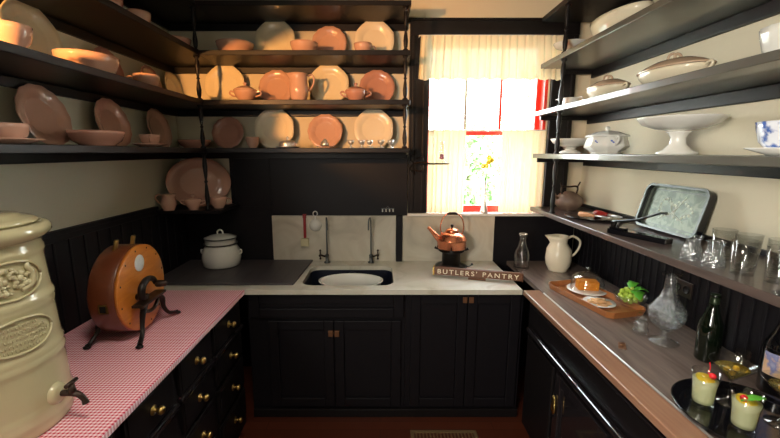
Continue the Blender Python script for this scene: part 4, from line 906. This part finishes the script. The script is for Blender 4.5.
# white pot
t = thing('enamel_pot', 'white enamel lidded pot on the drainboard in the left corner', 'pot', (-1.13, 2.655, .884))
MB().lathe([(0, 0), (.115, 0), (.126, .010), (.132, .06), (.125, .110), (.108, .142), (.106, .150), (.110, .154), (.106, .156), (.100, .152), (.10, .142), (.118, .108), (.124, .06), (.118, .012), (0, .008)], 48).build('pot_body', M['enamel'], t)
MB().lathe([(.108, .154), (.114, .157), (.114, .162), (.108, .160), (.108, .154)], 48).build('rim_band', M['enamelrim'], t)
l = MB().lathe([(.104, .1625), (.104, .196), (.108, .199), (.104, .204), (.07, .216), (.03, .224), (0, .226), (0, .222), (.1, .198), (.1, .1625), (.104, .1625)], 48).build('lid', M['enamel'], t)
MB().lathe([(.105, .196), (.1095, .198), (.1095, .202), (.105, .203), (.105, .196)], 48).build('lid_band', M['enamelrim'], l)
MB().tube([(-.018, 0, .223), (-.018, 0, .244), (0, 0, .256), (.018, 0, .244), (.018, 0, .223)], .006, 8, 5).build('lid_handle', M['enamel'], l)
for s in (-1, 1): MB().tube([(s*.122, 0, .105), (s*.142, 0, .112), (s*.142, 0, .088), (s*.126, 0, .08)], .005, 8, 4).build('handle', M['enamel'], t)

# ------------------------------------------------------------------ stoneware water cooler
cx, cy = -1.165, 1.035
t = thing('water_cooler', 'buff stoneware water cooler with raised crest and tap on gingham cloth', 'water cooler', (cx, cy, ZT), 0)
def crad(z):
    P = [(0, .192), (.03, .194), (.12, .192), (.30, .184), (.50, .173), (.56, .172)]
    for (a, ra), (b, rb_) in zip(P, P[1:]):
        if z <= b: return ra + (rb_ - ra)*(z - a)/(b - a)
    return P[-1][1]
pr = [(0, 0), (crad(0)*.98, 0)]
zlist = [i*.008 for i in range(1, 71)]
for z_ in zlist:
    r = crad(z_)
    for zc, hh, ww in ((.045, .005, .012), (.068, .004, .009), (.215, .005, .012), (.24, .004, .009), (.392, .006, .011), (.372, .004, .009), (.53, .005, .010)): r += hh*math.exp(-((z_ - zc)/ww)**2)
    pr.append((r, z_))
pr += [(.178, .562), (.192, .572), (.200, .582), (.200, .596), (.192, .606), (.176, .608), (.160, .598), (.138, .56), (.158, .30), (.175, .03), (0, .02)]
MB().lathe(pr, 72).build('cooler_body', M['stone'], t)
l = MB().lathe([(0, .599), (.158, .600), (.158, .609), (.172, .6095), (.172, .616), (.160, .624), (.135, .628), (.130, .634), (.06, .638), (0, .638)], 56).build('lid', M['stone'], t)
MB().lathe([(0, .638), (.03, .638), (.028, .643), (.032, .648), (.026, .652), (0, .653)], 28).build('knob', M['stone'], l)
def on_body(ang_, z_, off): r = crad(z_) + off; return Vector((r*math.cos(ang_), r*math.sin(ang_), z_))
A0 = math.radians(-15)
def oval_ring(parent, zc, hw, hh, name, rr=.004):
    P = []
    for i in range(41):
        a = 2*PI*i/40; z_ = zc + hh*math.sin(a); P.append(on_body(A0 + hw*math.cos(a)/crad(zc), z_, .0035))
    MB().tube(P, rr, 6).build(name, M['stone'], parent)
oval_ring(t, .465, .088, .052, 'crest_border'); oval_ring(t, .310, .090, .048, 'inscription_border')
cm = MB(); rnd = random.Random(4)
for i in range(46):
    a = rnd.uniform(0, 2*PI); r_ = rnd.uniform(0, 1)**.5; dx, dz = .052*r_*math.cos(a), .034*r_*math.sin(a)
    c = on_body(A0 + dx/crad(.465), .465 + dz, .002); cm.sphere(c, rnd.uniform(.005, .010), (1, 1, 1), 8)
for s in (-1, 1):
    cm.tube([on_body(A0 + s*q/crad(.465), .465 + zz, .004) for q, zz in ((.02, -.03), (.05, -.02), (.055, .01), (.045, .03), (.05, .04))], [.006, .009, .010, .007, .004], 8, 4)
cm.build('raised_crest', M['stone'], t)
tm_ = MB()
for row, (zz, hw_) in enumerate(((.338, .045), (.322, .066), (.306, .074), (.290, .066), (.276, .045))):
    x_ = -hw_
    while x_ < hw_:
        k = rnd.choice((0, 1, 2)); a_ = A0 + x_/crad(zz); hz = .0045
        tm_.tube([on_body(a_, zz - hz, .003), on_body(a_, zz + hz, .003)], .0012, 5)
        if k: tm_.tube([on_body(a_, zz + (hz if k == 1 else 0), .003), on_body(a_ + .003/crad(zz)*1.4, zz + (hz if k == 1 else -hz), .003)], .0012, 5)
        x_ += .0085
tm_.build('raised_inscription', M['stone'], t)
# tap
ta = math.radians(4); m_ = Matrix.Rotation(ta, 4, 'Z')
MB().lathe([(.034, 0), (.030, .010), (.022, .016), (0, .018), (0, 0), (.034, 0)], 24, m_ @ T(.190, 0, .095) @ R(90, 'Y')).build('tap_boss', M['stone'], t)
tp = MB().tube([(.205, 0, .095), (.235, 0, .094), (.255, 0, .088), (.268, 0, .072), (.272, 0, .058)], [.009, .010, .009, .008, .010], 12, 4, m_).tube([(.238, 0, .095), (.238, 0, .122)], [.012, .007], 12, 0, m_).build('tap', M['ironbrown'], t)
MB().tube([(.238, -.022, .127), (.238, .022, .127)], .0065, 8, 0, m_).tube([(.238, 0, .120), (.238, 0, .130)], .007, 8, 0, m_).build('tap_key', M['ironbrown'], tp)

# ------------------------------------------------------------------ knife cleaning drum
t = thing('knife_cleaner', 'round wooden knife cleaning drum on cast iron legs', 'knife cleaner', (-1.07, 1.66, ZT), 4)
RD = .192; zc_ = .21
Mx = T(0, 0, zc_) @ R(90, 'Y')
MB().lathe([(0, -.0145), (RD, -.0145), (RD, -.002), (RD - .004, .0), (0, .0)], 72, Mx).build('drum_face', M['oak'], t)
MB().lathe([(0, -.120), (RD - .002, -.120), (RD + .002, -.114), (RD + .002, -.020), (RD - .002, -.0150), (0, -.0150)], 72, Mx).build('drum_side', M['mahog'], t)
sc = MB()
for k in range(12):
    a = 2*PI*k/12 + .2; sc.sphere((.0005, (RD - .016)*math.cos(a), zc_ + (RD - .016)*math.sin(a)), .0045, (.4, 1, 1), 8)
sc.build('screw_heads', M['iron'], t)
MB().lathe([(0, 0), (.037, 0), (.037, .002), (.032, .003), (0, .003)], 36, T(.0005, -.015, zc_ + .115) @ R(90, 'Y')).build('round_plate', M['pale'], t)
for yy, xx in ((-.045, -.075), (.03, -.045)):
    m2 = T(xx, yy, zc_ + math.sqrt(RD*RD - yy*yy)) @ R(12, 'Y')
    MB().lathe([(0, -.012), (.013, -.010), (.011, .018), (.012, .038), (.010, .042), (.0, .040)], 16, m2 @ Matrix.Diagonal((.6, 1.3, 1, 1))).build('brass_funnel', M['brass'], t)
fr = Matrix(((-1, 0, 0, 0), (0, 1, 0, 0), (0, 0, 1, 0), (0, 0, 0, 1)))
an = math.radians(188)
hm = T(-.06, (RD + .0005)*math.cos(an), zc_ + (RD)*math.sin(an))
MB().box(-.017, .017, -.006, .004, -.019, .019, hm).build('knife_slot', M['brass'], t)
MB().box(-.011, .011, -.008, -.0062, -.013, .013, hm).build('slot_hole', M['socket'], t)
# iron stand
def leg(pts, rad): return MB().tube(pts, rad, 8, 6, flat=.8)
for s in (-1, 1):
    MB().tube([(.028, s*.05, .150), (.032, s*.085, .120), (.030, s*.095, .075), (.038, s*.120, .035), (.048, s*.160, .016), (.054, s*.175, .0125)], [.013, .013, .010, .009, .010, .011], 10, 5).sphere((.054, s*.177, .0085), .0125, (1.3, 1, .65)).build('front_leg', M['iron'], t)
    MB().tube([(-.135, s*.05, .13), (-.150, s*.09, .10), (-.150, s*.11, .05), (-.160, s*.15, .016), (-.162, s*.165, .0125)], [.012, .012, .009, .009, .010], 10, 5).sphere((-.162, s*.167, .0085), .0120, (1.3, 1, .65)).build('rear_leg', M['iron'], t)
MB().box(.012, .062, -.130, .070, .158, .170).tube([(.03, -.10, .158), (.03, -.05, .112), (.03, .01, .104), (.03, .050, .130), (.03, .062, .158)], .009, 8, 5).build('stand_bracket', M['ironbrown'], t, .002)
MB().tube([(-.128, -.06, .13), (-.128, .06, .13)], .009, 8).tube([(-.128, 0, .13), (-.122, 0, .21)], .010, 8).build('rear_bracket', M['iron'], t)
MB().tube([(.0, -.06, .185), (.045, -.06, .185)], .014, 14).build('axle', M['ironbrown'], t)
cr_ = MB().tube([(.040, -.075, .185), (.046, -.105, .200), (.048, -.100, .240), (.050, -.060, .262), (.052, -.015, .252), (.052, .004, .225)], [.013, .015, .016, .014, .012, .010], 12, 6).build('crank', M['iron'], t)
MB().lathe([(0, 0), (.014, 0), (.016, .006), (.014, .040), (.008, .046), (0, .046)], 16, T(.054, .004, .222) @ R(90, 'Y')).build('crank_knob', M['ironbrown'], cr_)

# ------------------------------------------------------------------ window dressing
def drape(x0, x1, z0, z1, y, amp, waves, name, label, cat, flare=0, scal=.0, group=None, seed=1):
    rnd = random.Random(seed); mb = MB(); nx, nz = int(waves*12), 22; grid = []
    ph = [rnd.uniform(0, 6.28) for _ in range(6)]
    for j in range(nz + 1):
        t_ = j/nz; row = []
        for i in range(nx + 1):
            s = i/nx; x = x0 + (x1 - x0)*s; x += flare*(s - .5)*2*t_
            f = math.sin(2*PI*waves*s + ph[0] + .9*math.sin(2*PI*s*2.3 + ph[1])) + .5*math.sin(2*PI*waves*1.7*s + ph[2])
            yy = y + amp*f*(.45 + .55*t_) - flare*.6*t_
            z = z1 - (z1 - z0)*t_ + (scal*math.sin(2*PI*waves*.5*s + ph[3])*t_)
            row.append(mb.bm.verts.new((x, yy, z)))
        grid.append(row)
    for A_, B_ in zip(grid, grid[1:]):
        for i in range(nx): mb.bm.faces.new((A_[i], A_[i+1], B_[i+1], B_[i])).smooth = True
    o = mb.build(name, M['valance' if name == 'valance' else 'curtain']); return tag(o, label, cat, group)
v_ = drape(.275, 1.235, 2.165, 2.450, 2.745, .007, 22, 'valance', 'gathered cream valance across the top of the window', 'curtain', flare=.015, scal=.006)
drape(.346, .612, 1.240, 1.828, 2.79, .007, 7, 'cafe_curtain', 'cream cafe curtain over the left of the lower window', 'curtain', group='cafe curtains', seed=3)
drape(.868, 1.180, 1.240, 1.828, 2.79, .007, 8, 'cafe_curtain', 'cream cafe curtain over the right of the lower window', 'curtain', group='cafe curtains', seed=5)
tag(MB().tube([(.344, 2.80, 1.832), (1.184, 2.80, 1.832)], .005, 8).build('curtain_rod', M['white']), 'thin rod carrying the cafe curtains across the window', 'curtain rod')
tag(MB().tube([(.262, 2.752, 2.450), (1.25, 2.752, 2.450)], .005, 8).tube([(.265, 2.752, 2.450), (.265, 2.794, 2.450)], .004, 6).tube([(1.247, 2.752, 2.450), (1.247, 2.794, 2.450)], .004, 6).build('curtain_rod', M['white']), 'thin rod along the top of the gathered valance', 'curtain rod')
# bud vase
p = at(484, 211, y=2.795)
t = thing('bud_vase', 'slender pale bud vase on the window sill', 'vase', (p.x, 2.795, 1.2375))
MB().lathe([(0, 0), (.030, 0), (.029, .012), (.018, .05), (.0095, .12), (.007, .19), (.009, .235), (.0085, .235), (.006, .19), (.008, .12), (0, .11)], 28).build('vase_body', M['silver'], t)
t = thing('yellow_flowers', 'spray of yellow flowers standing in the bud vase', 'flowers', (p.x, 2.795, 1.2375 + .13))
rnd = random.Random(9)
st = MB(); fl = MB(); tips = []
for k in range(6):
    tip = (rnd.uniform(-.035, .045), rnd.uniform(-.01, .02), rnd.uniform(.20, .30)); tips.append(tip)
    st.tube([(0, 0, 0), (tip[0]*.1, 0, .12), (tip[0]*.6, tip[1]*.6, tip[2]*.75), tip], .0016, 5, 4)
st.build('stems', M['stemgreen'], t)
for tip in tips:
    f_ = MB()
    for k in range(6):
        a = k*PI/3; f_.sphere((tip[0] + .010*math.cos(a), tip[1] + .004*math.sin(a*2), tip[2] + .010*math.sin(a)), .0075, (1, .5, 1), 8)
    f_.build('flower', M['yellow'], t)
# bracket lamp
t = thing('lamp_bracket', 'ornate black iron swing bracket on the left window casing', 'bracket', (.245, 2.784, 1.60))
bk = MB().box(-.018, .018, -.010, 0, -.06, .07).tube([(0, -.008, .09), (0, -.012, -.08)], .007, 8)
for s in (-1, 1): bk.tube([(0, -.012, s*.05), (-.03, -.02, s*.055), (-.04, -.02, s*.03), (-.02, -.02, s*.015), (0, -.012, s*.0)], .005, 7, 5)
bk.build('wall_plate', M['iron'], t)
MB().tube([(0, -.012, 0), (.05, -.05, .008), (.10, -.09, .0), (.15, -.125, .0)], .006, 8, 5).tube([(.0, -.012, -.045), (.035, -.04, -.055), (.06, -.065, -.035), (.055, -.06, -.012), (.04, -.045, -.018)], .0045, 7, 5).tube([(.01, -.02, .03), (.045, -.045, .045), (.06, -.06, .025)], .004, 7, 5).build('scroll_arm', M['ironbrown'], t)
MB().lathe([(0, 0), (.045, 0), (.058, .006), (.058, .009), (.045, .004), (0, .004)], 32, T(.175, -.14, -.004)).build('lamp_holder', M['ironbrown'], t)
t = thing('oil_lamp', 'small glass oil lamp on the iron swing bracket', 'oil lamp', (.42, 2.644, 1.6005))
MB().lathe([(0, 0), (.034, 0), (.036, .006), (.026, .024), (.012, .030), (0, .031)], 28).build('lamp_font', M['glass'], t)
MB().lathe([(0, .0315), (.014, .0315), (.018, .040), (.013, .052), (.017, .060), (.010, .066), (0, .067)], 20).build('burner', M['violet'], t)
MB().lathe([(.014, .0675), (.022, .085), (.018, .11), (.014, .15), (.0128, .15), (.0165, .11), (.0205, .085), (.0125, .0675), (.014, .0675)], 24).build('glass_chimney', M['glass'], t)

# ------------------------------------------------------------------ outside
ground = struct('lawn', MB().box(-20, 25, YB + .3, 60, -.4, -.35), M['grass'])
def tree(x, y, h, r, label, seed, zb=-.35):
    rnd = random.Random(seed); t = thing('garden_tree', label, 'tree', (x, y, zb), group='trees beyond the window')
    MB().tube([(0, 0, 0), (.05, 0, h*.35), (0, .05, h*.7)], [.12, .08, .04], 8, 3).build('trunk', M['bark'], t)
    f = MB()
    for i in range(1500):
        a, b = rnd.uniform(0, 2*PI), rnd.uniform(-1, 1); rr = r*rnd.uniform(.55, 1.0)*(1 + .2*math.sin(a*3 + b*4)); s = math.sqrt(1 - b*b)
        c = Vector((rr*s*math.cos(a), rr*s*math.sin(a), h*.62 + rr*b*(h*.42/r)))
        q = [Vector((rnd.uniform(-1, 1), rnd.uniform(-1, 1), rnd.uniform(-1, 1))).normalized()*.085 for _ in range(2)]
        vv = [f.bm.verts.new(c + d) for d in (q[0], q[1], -q[0], -q[1])]; f.bm.faces.new(vv)
    f.build('foliage', M['tree'], t)
tree(1.75, 7.6, 2.6, .85, 'leafy green shrub seen through the middle of the lower window', 1)
tree(4.6, 10.6, 4.4, 1.35, 'taller green tree seen through the right of the upper window', 2)
